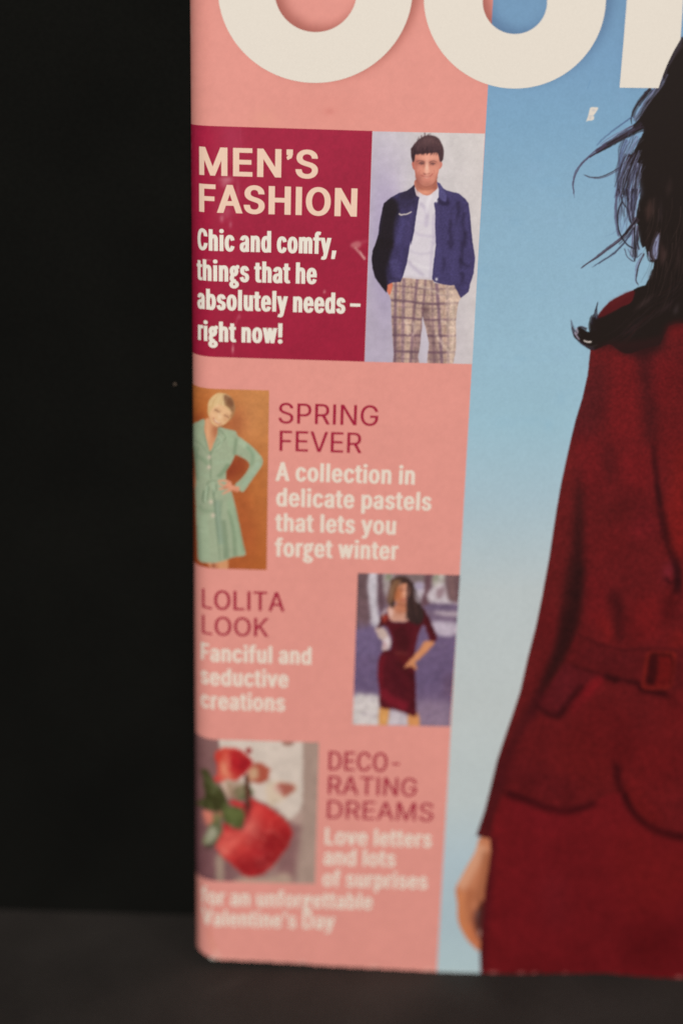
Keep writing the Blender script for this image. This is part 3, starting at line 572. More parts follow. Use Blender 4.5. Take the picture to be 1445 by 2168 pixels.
lf(((90,1470),(250,1450),(390,1470),(400,1600),(400,1800),(60,1800)),(208,198,196),1,4); lf(((500,1640),(640,1650),(720,1720),(720,1800),(490,1800)),(196,184,190),1,3); lf(((800,1540),(1000,1520),(1230,1560),(1220,1800),(820,1800)),(142,120,142),.8,8)
lf(((130,660),(330,700),(400,840),(380,1000),(100,980)),(112,96,130),.6,6); lf(((1120,1250),(1230,1230),(1220,1480),(1130,1480)),(98,72,92),.6,8)
for i in range(90): lo.blob(random.uniform(745,965),random.uniform(1330,1540),random.uniform(2,6),random.uniform(1,2.5),random.choice([(140,124,152),(88,70,104),(150,130,146),(96,80,110)]),.25)
lf(((140,1640),(300,1700),(380,1720),(250,1660)),(176,160,164),.5,3)
lo.grain(.05,5,41); lo.grain(.04,2.5,42)
lo.fill(l8((395,1590),(495,1610),(490,1700),(470,1815),(385,1815)),(210,146,82),'leg',soft=1); lo.fill(l8((718,1660),(820,1660),(838,1815),(725,1815)),(212,144,90),'leg',soft=1); lo.blob(812,1520,4,14,(232,180,120),.5,clip='leg')
# arm on the hip, pale sleeve on the far side
lo.fill(l8((340,700),(440,700),(500,800),(520,880),(470,960),(415,940),(430,860),(380,800)),(198,172,164),'arm',soft=1.2); lf(((420,860),(480,800),(510,860),(460,950)),(226,216,226),.7,2,clip='arm'); lf(((440,830),(470,900),(440,930)),(160,90,90),.5,2)
DR = ((430,640),(470,550),(520,590),(530,622),(620,632),(700,622),(740,560),(800,450),(870,460),(920,530),(960,600),(1000,700),(1040,790),(1030,850),(960,838),(930,760),(890,660),(850,720),(810,850),(790,980),(770,1040),(790,1180),(800,1400),(800,1560),(800,1690),(700,1670),(560,1620),(400,1592),(388,1400),(372,1250),(380,1060),(430,960),(510,940),(530,830),(480,700))
lo.fill(l8(*DR),(84,24,32),'dress',soft=.9)
lf(((400,560),(480,540),(470,680),(440,660),(370,705),(390,620)),(70,22,26),1,1.5,'dress'); lf(((420,560),(500,540),(480,600),(450,640),(430,620)),(176,66,52),.8,2.5)
for pts,w0,w1,c,a in [(((460,680),(500,780),(530,830)),22,14,(176,96,112),.7),(((440,1020),(400,1150),(400,1400)),60,60,(116,26,38),.7),(((420,1400),(500,1500),(700,1600)),90,110,(128,30,44),.8),(((600,700),(660,850),(640,960)),160,120,(66,22,26),.7),(((520,1180),(600,1300),(680,1460)),80,120,(70,20,28),.6),(((760,1200),(770,1400),(770,1600)),50,50,(66,18,26),.6),(((900,500),(960,650),(1000,800)),60,50,(66,24,28),.7),(((560,980),(640,984),(720,1000)),26,20,(132,62,52),.7),(((620,1020),(680,1060),(720,1080)),70,60,(104,32,30),.5),(((570,1090),(700,1180),(780,1300)),70,50,(62,20,24),.6),(((830,720),(790,850),(770,960)),20,20,(110,36,44),.5)]: lo.stroke(l8(*pts),w0/5.352,w1/5.352,c,a,soft=3,clip='dress')
lo.grain(.08,3,43,clip='dress')
lo.fill(l8((900,850),(990,850),(1012,872),(940,950),(850,1040),(800,1080),(815,1170),(790,1165),(750,1130),(700,1145),(665,1150),(700,1095),(780,1010),(850,930)),(204,134,94),'arm',soft=1); lo.stroke(l8((960,870),(860,980),(740,1110)),4,3,(222,158,114),.6,soft=1.5,clip='arm')
lo.fill(l8((480,470),(560,440),(690,460),(720,560),(700,620),(530,618),(500,560)),(206,152,132),'face',soft=1); lo.blob(730+620/5.352,1200+480/5.352,9,9,(160,88,56),.6,clip='face'); lf(((500,470),(540,500),(520,600),(505,560)),(236,206,200),.6,2,clip='face')
lo.fill(l8((510,170),(560,130),(630,112),(700,128),(760,190),(785,280),(790,380),(850,430),(888,490),(890,590),(850,650),(760,640),(710,590),(690,520),(700,420),(720,300),(640,190),(600,210),(570,300),(560,430),(540,470),(500,430),(480,380),(520,260)),(56,39,37),'hair',soft=1)
lo.fill(l8((570,280),(610,215),(700,190),(730,240),(732,300),(705,370),(670,425),(610,430),(570,390),(552,340)),(206,136,104),'face',soft=1)
lf(((520,190),(590,140),(640,180),(580,260),(540,380),(510,440),(480,380),(520,280)),(146,104,74),.85,4,'hair'); lo.stroke(l8((530,210),(520,320),(505,420)),3,2,(214,182,156),.6,soft=1.5); lo.stroke(l8((590,190),(565,300),(550,400)),5,4,(120,66,40),.75,soft=1.5)
lo.stroke(l8((520,200),(570,140),(640,120),(720,150)),6,6,(78,54,48),.8,soft=2); lf(((690,200),(725,240),(735,320),(700,380),(690,300)),(222,164,148),.7,2.5,clip='face'); lo.blob(730+640/5.352,1200+250/5.352,6,4,(138,74,54),.6); lo.blob(730+600/5.352,1200+310/5.352,5,12,(168,92,52),.6,clip='face'); lo.blob(730+660/5.352,1200+380/5.352,5,2,(160,76,64),.6)
lo.stroke(l8((470,480),(440,520),(420,570)),5,4,(222,196,190),.7,soft=1.5)
lo.fill(l8((590,410),(690,400),(700,470),(690,520),(570,500)),(190,120,92),soft=1.5); lo.stroke(l8((600,425),(650,445),(690,425)),3,3,(140,76,54),.7,soft=1.5)
def lb(x,y,rx,ry,c,a,**k): lo.blob(730+x/5.352,1200+y/5.352,rx/5.352,ry/5.352,c,a,**k)
lb(590,290,30,60,(176,100,64),.6,clip='face'); lb(690,300,26,60,(228,164,140),.6,clip='face'); lb(660,240,40,16,(222,158,130),.5,clip='face')
lo.stroke(l8((612,268),(636,262),(656,272)),1.6,1.4,(86,46,40),.8,soft=.6); lo.stroke(l8((684,270),(704,264),(722,272)),1.5,1.2,(92,52,44),.75,soft=.6); lb(672,310,8,22,(236,178,150),.6); lo.stroke(l8((640,372),(662,380),(690,370)),2,1.6,(164,72,64),.75,soft=.7); lb(664,335,14,5,(160,92,66),.5)
ql = random.Random(9)
for i in range(40):
    x = ql.uniform(500,600); lo.stroke(l8((x+30,150),(x-10,280),(x-40+ql.uniform(-20,30),ql.uniform(330,450))),1.4,.5,ql.choice([(186,144,104),(130,88,62),(84,56,46),(104,70,54)]),ql.uniform(.2,.5),soft=.6)
for i in range(40):
    x = ql.uniform(700,860); lo.stroke(l8((700+(x-700)*.4,180),(x-10,400),(x+ql.uniform(-30,30),600)),1.4,.8,ql.choice([(70,48,46),(38,26,28),(92,64,58)]),ql.uniform(.3,.6),soft=.6)
lo.stroke(l8((880,560),(860,640),(820,660)),3,2,(48,34,34),.8,soft=1.5); lo.stroke(l8((790,560),(820,640),(800,670)),4,2,(48,34,34),.8,soft=1.5)
lo.develop(.8,7,0.7,121,.03)
S,V = quad_grid(px_quad((757,1213.2),(973.2,1217.4),(952,1538),(746,1533.6)), 0.00020, 0.00022)
ph = press('printed_photo', lo, S, V, 0.00006, mag); tag(ph,'small photo of a long haired woman in a dark red dress')

# 4: a rose and a red heart on white paper
ro = Sheet(395,1540,700,1895,0.9,bil(410,1565,675,1870,(126,88,88),(166,140,128),(112,70,76),(178,152,140)))
r9 = Z(390,1540,4.661)
def rf(pts,c,a=1,soft=3,lab=None,clip=None): ro.fill(r9(*pts),c,lab,soft=soft,a=a,clip=clip)
rf(((1160,100),(1360,100),(1340,1600),(1080,1600),(1110,1200),(1150,900)),(168,142,130),1,3); rf(((1040,900),(1140,960),(1090,1500),(1030,1560),(900,1480)),(136,96,96),.9,5)
rf(((560,1480),(800,1490),(1020,1440),(1020,1600),(480,1600)),(182,156,138),.9,4)
ro.fill(r9((340,90),(1165,90),(1172,400),(1165,760),(1120,870),(1040,925),(900,800),(700,700),(600,600),(420,640),(360,560),(380,420)),(210,194,182),'card',soft=1.5,curve=False)
rf(((820,540),(1085,560),(1085,640),(900,760),(830,790)),(206,184,160),.8,3,clip='card'); rf(((960,110),(1080,110),(1075,170),(1020,185),(970,160)),(142,92,80),.8,2); rf(((360,520),(480,540),(460,700),(390,660)),(200,170,150),.8,3)
rf(((1030,910),(1110,860),(1170,830),(1160,950),(1100,960)),(186,158,146),.8,3)
rf(((320,1270),(390,1290),(380,1540),(320,1540)),(160,138,122),.9,2.5)
ro.fill(r9((650,400),(720,355),(800,375),(838,420),(825,510),(770,550),(690,545),(630,520)),(172,84,66),'petal',soft=2); rf(((650,420),(720,400),(730,500),(650,520)),(206,176,140),.8,3)
ro.fill(r9((930,545),(1080,570),(1085,620),(1000,690),(950,660),(915,600)),(172,98,84),'petal',soft=2.4); rf(((890,560),(960,600),(950,660),(890,640)),(206,160,150),.6,3)
ro.fill(r9((610,220),(650,200),(665,240),(630,262)),(150,48,48),'petal',soft=1.5)
rf(((180,830),(290,840),(310,930),(230,970)),(226,130,110),.9,3); rf(((310,845),(385,835),(360,890),(320,900)),(206,120,90),.8,3)
# leaves and stem
LG = (78,84,46)
for pts,c in [(((165,420),(230,430),(300,540),(360,600),(420,720),(440,780),(330,830),(200,800),(120,760),(190,700),(200,620),(180,500)),(66,66,36)),(((500,600),(600,570),(620,500),(660,620),(695,640),(640,680),(560,720),(500,680)),(82,92,58)),(((380,800),(440,790),(560,800),(600,870),(570,990),(540,1010),(460,980),(395,930)),(82,88,48)),(((250,960),(360,920),(375,1010),(340,1110),(260,1180),(190,1150),(220,1040)),(104,104,76))]:
    ro.fill(r9(*pts),c,'leaf',soft=2)
rf(((240,1010),(300,980),(320,1060),(250,1150),(195,1140)),(172,168,146),.85,4); rf(((290,850),(370,870),(340,940),(290,950)),(98,104,58),.8,3,'leaf'); rf(((190,440),(260,520),(330,600),(300,640),(210,520)),(96,98,66),.6,3,clip='leaf'); rf(((400,820),(520,820),(560,880),(470,940)),(112,120,70),.55,4,clip='leaf'); rf(((520,620),(600,610),(600,680),(530,700)),(120,132,98),.6,3,clip='leaf')
rf(((200,690),(330,700),(400,790),(220,790)),(52,48,26),.6,4,clip='leaf'); rf(((230,1160),(330,1120),(260,1200),(200,1190)),(60,48,40),.7,3)
ro.stroke(r9((430,540),(450,620),(480,690)),3,3,(124,108,78),.8,soft=1.2)
# heart
ro.fill(r9((450,720),(560,740),(620,770),(660,700),(740,745),(850,810),(960,890),(1030,960),(1060,1040),(1050,1110),(1000,1200),(920,1310),(840,1400),(760,1455),(680,1475),(600,1465),(540,1410),(440,1330),(360,1260),(318,1180),(350,1090),(385,1000),(390,950),(470,990),(545,1015),(590,990),(600,860),(560,800),(480,770)),(190,48,48),'heart',soft=2)
for x,y,rx,ry,c,a,rt in [(480,1120,120,80,(222,104,92),.85,.4),(660,980,70,110,(228,126,112),.8,-.4),(720,830,60,70,(220,84,76),.6,0),(400,1200,70,60,(222,112,98),.7,0),(900,920,90,70,(206,58,54),.6,.5),(870,1150,150,130,(134,28,32),.85,-.4),(760,1350,150,90,(132,26,32),.8,0),(600,1330,60,90,(150,34,38),.6,0),(720,1230,50,40,(186,44,50),.6,0),(560,1200,80,50,(206,62,58),.6,0),(620,800,26,60,(112,26,34),.8,0),(1010,1060,40,90,(150,32,34),.5,0)]: ro.blob(390+x/4.661,1540+y/4.661,rx/4.661,ry/4.661,c,a,rot=rt,clip='heart')
# rose bloom
ro.fill(r9((300,290),(330,230),(400,205),(490,205),(560,230),(610,270),(660,330),(662,380),(610,450),(560,490),(500,530),(430,510),(370,540),(295,520),(330,450),(320,370)),(196,52,48),'rose',soft=2)
for x,y,rx,ry,c,a in [(400,250,70,36,(216,86,66),.7),(400,400,40,90,(226,150,116),.9),(430,480,60,36,(222,134,104),.7),(510,330,60,80,(178,30,40),.8),(600,370,50,80,(148,26,36),.8),(330,500,34,24,(200,70,66),.6),(440,350,14,60,(214,110,90),.6),(560,280,40,24,(196,66,56),.5),(350,300,26,40,(206,60,48),.6)]: ro.blob(390+x/4.661,1540+y/4.661,rx/4.661,ry/4.661,c,a,clip='rose')
ro.fill(r9((598,490),(635,480),(645,620),(650,740),(640,850),(600,870),(600,700)),(92,52,42),'stem',soft=1.6)
def rs(pts,w0,w1,c,a,soft=1.6,clip=None): ro.stroke(r9(*pts),w0/4.661,w1/4.661,c,a,soft,None,clip)
for pts,w0,w1,c,a in [(((330,280),(400,240),(480,250),(540,300)),10,14,(150,30,36),.6),(((440,300),(470,260),(540,270),(590,330)),12,10,(132,24,32),.6),(((455,340),(500,390),(580,380),(630,340)),12,8,(130,24,32),.6),(((360,330),(390,420),(450,480)),14,10,(236,166,128),.7),(((320,470),(380,500),(470,500)),20,12,(214,92,80),.7),(((470,440),(540,460),(600,420)),14,10,(176,40,44),.6),(((500,310),(530,340),(510,390)),10,8,(206,56,58),.6),(((350,240),(430,222),(500,230)),14,10,(226,104,84),.6)]: rs(pts,w0,w1,c,a,clip='rose')
qr = random.Random(5)
for i in range(150):                     # the heart is a wreath of small overlapping petals
    x,y = qr.uniform(330,1050),qr.uniform(740,1460); an = qr.uniform(0,3.1)
    ro.blob(390+x/4.661,1540+y/4.661,qr.uniform(3,8),qr.uniform(1.5,3.5),qr.choice([(228,110,98),(120,22,28),(206,64,60),(160,34,40),(236,140,124)]),qr.uniform(.15,.4),rot=an,clip='heart')
rs(((380,960),(460,1000),(545,1020),(600,985)),16,12,(110,30,34),.6,3); rs(((640,760),(620,880),(560,1000)),30,20,(120,30,36),.5,3)
for i in range(40):
    x,y = qr.uniform(130,600),qr.uniform(430,1150); ro.blob(390+x/4.661,1540+y/4.661,qr.uniform(2,6),qr.uniform(1.5,3),qr.choice([(48,48,26),(112,118,74),(88,98,54),(150,150,112)]),qr.uniform(.3,.6),rot=qr.uniform(0,3),clip='leaf')
rs(((180,720),(280,740),(400,770)),8,5,(120,124,84),.5,2); rs(((210,450),(280,580),(360,740)),8,5,(110,114,74),.5,2); rs(((400,830),(480,880),(550,980)),7,4,(130,138,90),.5,2)
rf(((440,560),(560,540),(590,640),(520,720),(440,660)),(150,120,96),.6,3); rs(((420,520),(440,600),(500,690)),14,10,(190,160,138),.6,2)
ro.develop(1.6,9,0.9,131,.03)
S,V = quad_grid(px_quad((470,1567.6),(675,1571.9),(667,1871.4),(470,1866.2),flush=(0.0,0.0)), 0.00024, 0.00026)
ph = press('printed_photo', ro, S, V, 0.00006, mag); tag(ph,'small photo of a red rose lying above a red heart on white paper')
# --- the big cover photograph: sky blue ground, woman in a dark red suit ---------------------------
SKY = vgrad([(-760,(98,138,178)),(0,(114,151,185)),(120,(118,156,190)),(250,(124,163,193)),(450,(138,174,198)),(700,(147,182,202)),(900,(154,188,204)),(1050,(166,190,202)),(1250,(186,195,197)),(1500,(191,198,198)),(1700,(188,198,199)),(1820,(176,193,201)),(1950,(172,191,199)),(2080,(178,198,202))])
cp = Sheet(905,-760,2620,2100,1.0,SKY)
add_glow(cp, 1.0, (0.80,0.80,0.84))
cp.grain(.008,80,61); cp.grain(.005,12,62); cp.grain(.016,3,63)
for i in range(60): cp.blob(random.uniform(1000,1330),random.uniform(200,900),random.uniform(3,20),random.uniform(2,10),random.choice([(112,160,198),(142,168,204),(130,174,204)]),.08)
e1 = Z(1180,60,5.453); e2 = Z(1180,400,5.42); e3 = Z(1080,700,3.942); e4 = Z(1040,1200,3.568); e5 = Z(920,1600,2.752)
RED = (95,23,25)
def cf(pts,c,a=1,soft=4,lab=None,clip=None,curve=True): cp.fill(pts,c,lab,soft=soft,a=a,clip=clip,curve=curve)
def cs(pts,w0,w1,c,a=1,soft=2,clip=None,lab=None,wm=None): cp.stroke(pts,w0,w1,c,a,soft,lab,clip,wm)
# hand
cp.fill(e5((262,480),(330,480),(325,620),(310,750),(292,850),(262,905),(245,905),(238,960),(258,1040),(290,1090),(270,1145),(215,1105),(170,1045),(135,965),(130,860),(120,778),(150,715),(190,640),(235,560)),(194,122,88),'hand',soft=.8)
for pts,w0,w1,c,a in [(((270,520),(200,650),(140,770)),36,28,(224,172,142),.65),(((140,800),(150,950),(220,1080)),20,16,(206,126,80),.7),(((310,560),(300,700),(250,860)),26,22,(150,86,58),.65),(((215,780),(190,860),(200,980)),16,12,(158,88,56),.6),(((160,800),(175,900),(215,1010)),8,6,(216,140,96),.6),(((240,900),(228,970),(262,1060)),10,8,(96,40,34),.7)]: cs(e5(*pts),w0,w1,c,a,5,'hand')
cf(e5((262,860),(300,860),(300,1060),(262,1075),(238,1010),(236,940)),(74,32,28),.95,3,lab='hand'); cp.blob(920+262/2.752,1600+1035/2.752,4,6,(196,150,136),.7); cs(e5((200,990),(225,1060),(268,1130)),9,7,(196,104,66),.7,4,'hand')
# suit: sleeve and body of the jacket
LEFT = e2((372,1852),(360,1980),(337,2168))+e3((640,380),(600,560),(542,750),(500,920),(460,1100),(421,1280),(386,1480),(352,1700),(322,1900),(272,2168))+e4((382,220),(332,460),(272,690),(216,940),(157,1120),(102,1280),(42,1460))+e5((320,200),(290,320),(240,468))
SHO = e2((372,1852),(430,1520),(480,1420),(580,1310),(700,1235),(860,1165),(1000,1110))
JK = LEFT[::-1]+SHO+[(1420,560),(1600,580),(1700,690),(1740,900),(1800,1200),(1860,1500),(1880,1780),(1760,1800)]+e5((1800,470),(1600,490),(1445,476),(1300,432),(1200,370),(1140,300),(1090,215),(1010,225),(940,262),(850,302),(745,318),(640,294),(520,250),(420,215),(385,260),(345,360),(330,488))
cp.fill(e5((380,180),(340,330),(326,400),(320,480),(326,560),(312,660),(292,780),(282,900),(272,1000),(262,1150),(268,1345),(2400,1345),(2300,300),(1400,100),(700,100)),(104,22,26),'skirt',soft=.6,curve=False)
cp.fill(JK,RED,'jacket',soft=.3,curve=False)
# sleeve edge and the dark gap between sleeve and waist
cf(e3((560,1080),(598,1250),(606,1500),(606,1800),(600,2200),(450,2200),(500,1800),(530,1400))+e4(),(42,18,18),.85,7,clip='jacket')
cf(e4((590,0),(688,0),(694,120),(690,250),(664,420),(600,590),(540,730),(470,840),(400,930),(330,1000),(380,850),(440,700),(500,480),(530,250)),(40,17,17),.9,7,clip='jacket')
cf(e4((420,870),(480,820),(400,960),(340,1060),(240,1180),(140,1400),(80,1500),(110,1380),(200,1180),(320,990)),(56,18,20),.7,7,clip='jacket')
cs(e4((380,960),(260,1150),(160,1320),(110,1500),(80,1700)),26,16,(62,18,22),.6,8,'jacket')
cs(e3((520,1000),(480,1250),(430,1600),(380,2000),(330,2300)),50,70,(98,28,28),.45,12,'jacket')
cs(e4((330,500),(250,800),(170,1080),(80,1350)),40,46,(94,26,27),.5,10,'jacket')
cs(e3((640,420),(610,650),(560,900)),60,70,(82,26,30),.5,10,'jacket'); cs(e3((690,250),(680,500),(640,800)),50,80,(84,26,28),.5,10,'jacket')
cf(e5((380,0),(400,150),(345,360),(325,500),(230,480),(290,300),(330,100)),(64,20,24),.6,5,clip='jacket')
# body folds
for f,pts,w0,w1,c,a,so in [
 (e3,((780,300),(770,600),(770,850),(820,1050),(840,1240)),40,24,(60,20,22),.5,12),(e3,((900,230),(960,400),(940,700),(900,950)),70,80,(116,24,27),.65,18),(e3,((690,900),(640,1100),(690,1300)),50,60,(112,24,28),.55,12),
 (e3,((1120,180),(1150,400),(1175,700),(1190,950)),42,26,(52,18,20),.7,10),(e3,((1190,950),(1215,1250),(1255,1500)),11,14,(44,13,16),.9,3.5),(e3,((1255,1500),(1300,1720),(1370,1930),(1392,2100),(1380,2200)),18,17,(42,12,15),.95,4),
 (e3,((1180,200),(1150,120),(1210,60)),60,60,(46,20,20),.8,9),(e3,((1260,230),(1270,400),(1240,600)),50,34,(116,22,27),.6,13),(e3,((1380,300),(1350,700),(1300,1100)),80,60,(96,20,22),.5,14),
 (e3,((1440,950),(1420,1200),(1400,1450),(1410,1700),(1440,1900)),30,40,(126,26,23),.7,14),(e3,((1330,1400),(1370,1650),(1420,1850)),24,24,(116,24,23),.5,11),(e3,((1000,1000),(1050,1200),(1150,1300)),70,60,(122,24,28),.5,14),(e3,((900,1400),(1050,1450),(1150,1600)),30,30,(78,18,22),.45,12),(e3,((700,1550),(900,1500),(1050,1380)),40,30,(74,20,20),.4,12),(e3,((1000,1700),(1150,1620),(1230,1700)),40,30,(120,26,34),.35,10),(e3,((700,1900),(850,1750),(950,1700)),40,60,(110,24,26),.4,14),
 (e4,((900,180),(950,300),(960,450),(955,570)),26,22,(58,16,18),.75,7),(e4,((800,340),(860,460),(905,560)),18,18,(126,25,25),.65,9),(e4,((1200,230),(1160,400),(1190,560)),50,60,(118,23,25),.6,16),(e4,((1390,180),(1330,330),(1360,420)),30,40,(76,16,18),.6,9),(e4,((760,60),(800,250),(760,430)),40,40,(108,22,26),.5,12),(e4,((1040,350),(1060,480),(1100,560)),24,40,(84,18,20),.4,9),(e4,((1440,480),(1400,560),(1420,640)),30,30,(120,25,22),.45,10),
 (e4,((700,1100),(900,1250),(1000,1500)),90,120,(92,18,20),.4,20),(e4,((1150,1350),(1280,1500),(1400,1600)),120,120,(106,20,22),.45,28),(e4,((1300,1000),(1400,1100),(1500,1150)),60,80,(106,21,22),.45,22),(e4,((500,1400),(700,1450),(850,1600)),110,90,(98,22,22),.45,20),(e4,((980,1150),(970,1300),(950,1480)),40,40,(76,16,18),.45,13),(e4,((930,1480),(955,1620),(1000,1780)),10,16,(56,14,16),.7,4),
 (e5,((60+1000,60),(1075,180),(1130,300),(1210,385),(1310,440),(1450,480)),9,13,(52,12,16),.85,4.5),(e5,((420,222),(520,258),(640,300),(745,326),(850,306),(930,270)),16,8,(54,13,17),.85,4.5,),(e5,((1120,150),(1180,300),(1300,400)),40,40,(108,22,22),.5,14),(e5,((400,60),(600,150),(800,230)),60,60,(80,20,24),.4,14)]:
    cs(f(*pts),w0,w1,c,a,so,'jacket')
cs(e5((415,224),(520,262),(640,305),(745,330),(850,312),(935,278)),13,8,(44,11,14),.9,4); cs(e5((1095,215),(1140,312),(1210,390),(1310,448),(1460,486)),12,13,(44,11,14),.9,4)
# button
cp.blob(1080+1310/3.942,700+2010/3.942,9,14,(112,32,42),.75,rot=.2); cs(e3((1290,2060),(1330,2110),(1375,2090)),8,6,(52,12,16),.8,3,'jacket'); cs(e3((1250,2000),(1200,2010),(1150,1960)),8,6,(78,16,20),.35,5,'jacket')
# belt, buckle, pocket flap
cp.fill(e4((652,500),(820,580),(1000,622),(1160,600),(1250,610),(1445,620),(1500,640),(1500,930),(1420,935),(1330,930),(1240,930),(1140,900),(1010,862),(860,828),(720,792),(560,742),(600,600)),(86,21,23),'belt',soft=1.2,curve=False)
cs(e4((640,505),(820,580),(1000,625),(1150,620)),5,5,(54,14,17),.55,3,'belt'); cs(e4((700,640),(850,690),(1100,720)),40,30,(84,22,26),.4,10,'belt'); cs(e4((560,745),(720,795),(860,832),(1010,866),(1110,880)),7,8,(46,12,15),.8,3)
cs(e4((1105,885),(1135,925),(1230,945),(1330,968)),13,14,(44,10,13),.85,4); cs(e4((850,822),(905,845),(955,862)),14,16,(44,12,14),.85,4.5); cs(e4((1330,970),(1390,1030),(1440,1070)),12,8,(64,14,17),.6,6)
def rrect(x0,y0,x1,y1,r,sh=0.0):
    out = []
    for cx_,cy_,a0 in ((x1-r,y0+r,-90),(x1-r,y1-r,0),(x0+r,y1-r,90),(x0+r,y0+r,180)):
        for i in range(7):
            a = math.radians(a0+90*i/6); x,y = cx_+r*math.cos(a), cy_+r*math.sin(a); out.append((x-sh*(y-y0),y))
    return out
cp.fill(e4(*rrect(1165,640,1400,930,44,.14)),(112,28,24),'buckle',soft=1.5,curve=False)
cf(e4(*rrect(1188,668,1370,900,30,.14)),(98,20,20),1,2.5,clip='buckle',curve=False)
cf(e4((1195,672),(1258,676),(1232,890),(1160,880),(1175,780)),(54,13,15),.95,3,clip='buckle'); cs(e4((1195,668),(1270,664),(1340,672),(1368,700)),7,6,(54,13,14),.8,2.5,'buckle'); cs(e4((1372,700),(1362,800),(1345,890)),7,6,(58,13,14),.75,2.5,'buckle'); cs(e4((1170,640),(1150,760),(1128,890)),8,8,(108,27,25),.6,3.5,'buckle'); cs(e4((1400,660),(1395,800),(1372,920)),8,8,(110,26,24),.6,3.5,'buckle'); cs(e4((1150,905),(1250,925),(1370,925)),8,8,(108,26,24),.6,3.5,'buckle'); cs(e4((1300,720),(1310,800),(1290,870)),20,20,(108,22,21),.5,7,'buckle')
cp.fill(e4((545,742),(610,758),(720,800),(800,822),(640,940),(500,1112),(440,1100),(345,1050),(430,920)),(86,22,26),'pocket_flap',soft=1.5)
cs(e4((480,800),(560,900),(470,1050)),40,40,(94,26,32),.4,9,'pocket_flap'); cs(e4((345,1050),(420,1112),(500,1126),(540,1085),(620,980),(700,900)),8,14,(46,13,16),.8,4,wm=15); cs(e4((825,835),(760,910),(690,980)),17,20,(128,22,30),.75,6); cs(e4((690,980),(640,1040),(600,1090)),16,16,(116,20,28),.5,7); cs(e4((380,960),(340,1050),(300,1150)),14,10,(60,16,20),.6,5)
# skirt shading
cs(e5((345,480),(320,650),(300,850),(275,1050),(268,1250)),14,16,(58,18,24),.7,6,'skirt')
for pts,w0,w1,c,a,so in [(((480,420),(600,700),(560,1100)),120,160,(108,22,28),.5,30),(((900,500),(850,800),(820,1100)),120,140,(96,20,24),.5,30),(((1100,450),(1250,700),(1300,950)),120,120,(112,24,24),.45,30),(((1440,520),(1430,700),(1400,800)),40,60,(108,24,22),.4,20),(((1100,1050),(1250,1100),(1445,1150)),110,120,(76,14,17),.6,28),(((450,1250),(700,1240),(1000,1240)),50,50,(88,18,22),.5,14),(((700,700),(690,850),(720,1000)),50,50,(104,28,34),.35,16),(((420,280),(600,370),(760,390)),30,40,(112,22,30),.4,12)]: cs(e5(*pts),w0,w1,c,a,so,'skirt')
for lab,amt in (('jacket',.12),('skirt',.10),('belt',.06),('pocket_flap',.06)): cp.grain(amt,3.0,70+len(lab),clip=lab); cp.grain(amt*.35,30,80+len(lab),clip=lab); cp.grain(amt*.4,7,85+len(lab),clip=lab)
# hair
HB = (31,22,19); BR = (62,44,42); LV = (150,156,188)
cp.fill(e2((300,1700),(372,1650),(430,1520),(480,1440),(560,1420),(640,1400),(740,1350),(830,1310),(900,1240),(1000,1120),(1060,1010),(1110,900),(1436,700),(1700,900),(1700,1560),(1436,1545),(1290,1570),(1240,1640),(1190,1750),(1140,1800),(1000,1835),(860,1884),(760,1890),(660,1832),(600,1790)),HB,'hair',soft=.5)
# solid mass
cp.fill(e1((1500,20),(1440,112),(1400,170),(1350,250),(1300,335),(1258,400),(1225,470),(1196,545),(1226,620),(1172,680),(1130,750),(1085,800),(1030,850),(1000,920),(960,985),(925,1060),(870,1115),(850,1180),(920,1180),(985,1150),(985,1210),(940,1290),(890,1390),(850,1480),(880,1600),(930,1700),(950,1760),(945,1963))+e2((930,130),(906,260),(892,345),(900,380),(930,450),(942,600),(968,680),(1000,662),(1022,740),(1062,835),(1100,845),(1092,930),(1055,1010),(1000,1112),(1100,1200),(1600,1010),(2450,1100),(2550,0),(2500,-1500),(2000,-2500),(1600,-2400),(1450,-1900)),HB,'hair',soft=.4,curve=False)
cp.fill(e2((1000,1108),(940,1125),(885,1148),(862,1168),(862,1235),(832,1305),(740,1352),(640,1402),(560,1450),(450,1492),(430,1470),(402,1490),(372,1570),(362,1642),(300,1618),(240,1588),(228,1640),(200,1640),(172,1600),(158,1600),(180,1690),(232,1745),(290,1795),(340,1832),(400,1853),(470,1832),(560,1792),(640,1780),(900,1700),(1300,1300),(1200,1100)),HB,'hair',soft=.4)
cp.fill(e2((862,1170),(700,1237),(580,1312),(480,1422),(448,1486),(560,1448),(740,1350),(830,1306),(870,1232)),(82,22,25),soft=1.2); cs(e2((600,1330),(700,1270),(820,1200)),10,8,(96,28,30),.5,3)
def hs(f,pts,w0,w1,c=HB,a=1,soft=.4,lab='hair',wm=None): cp.stroke(f(*pts),w0/5.44,w1/5.44,c,a,soft,lab,None,None if wm is None else wm/5.44)
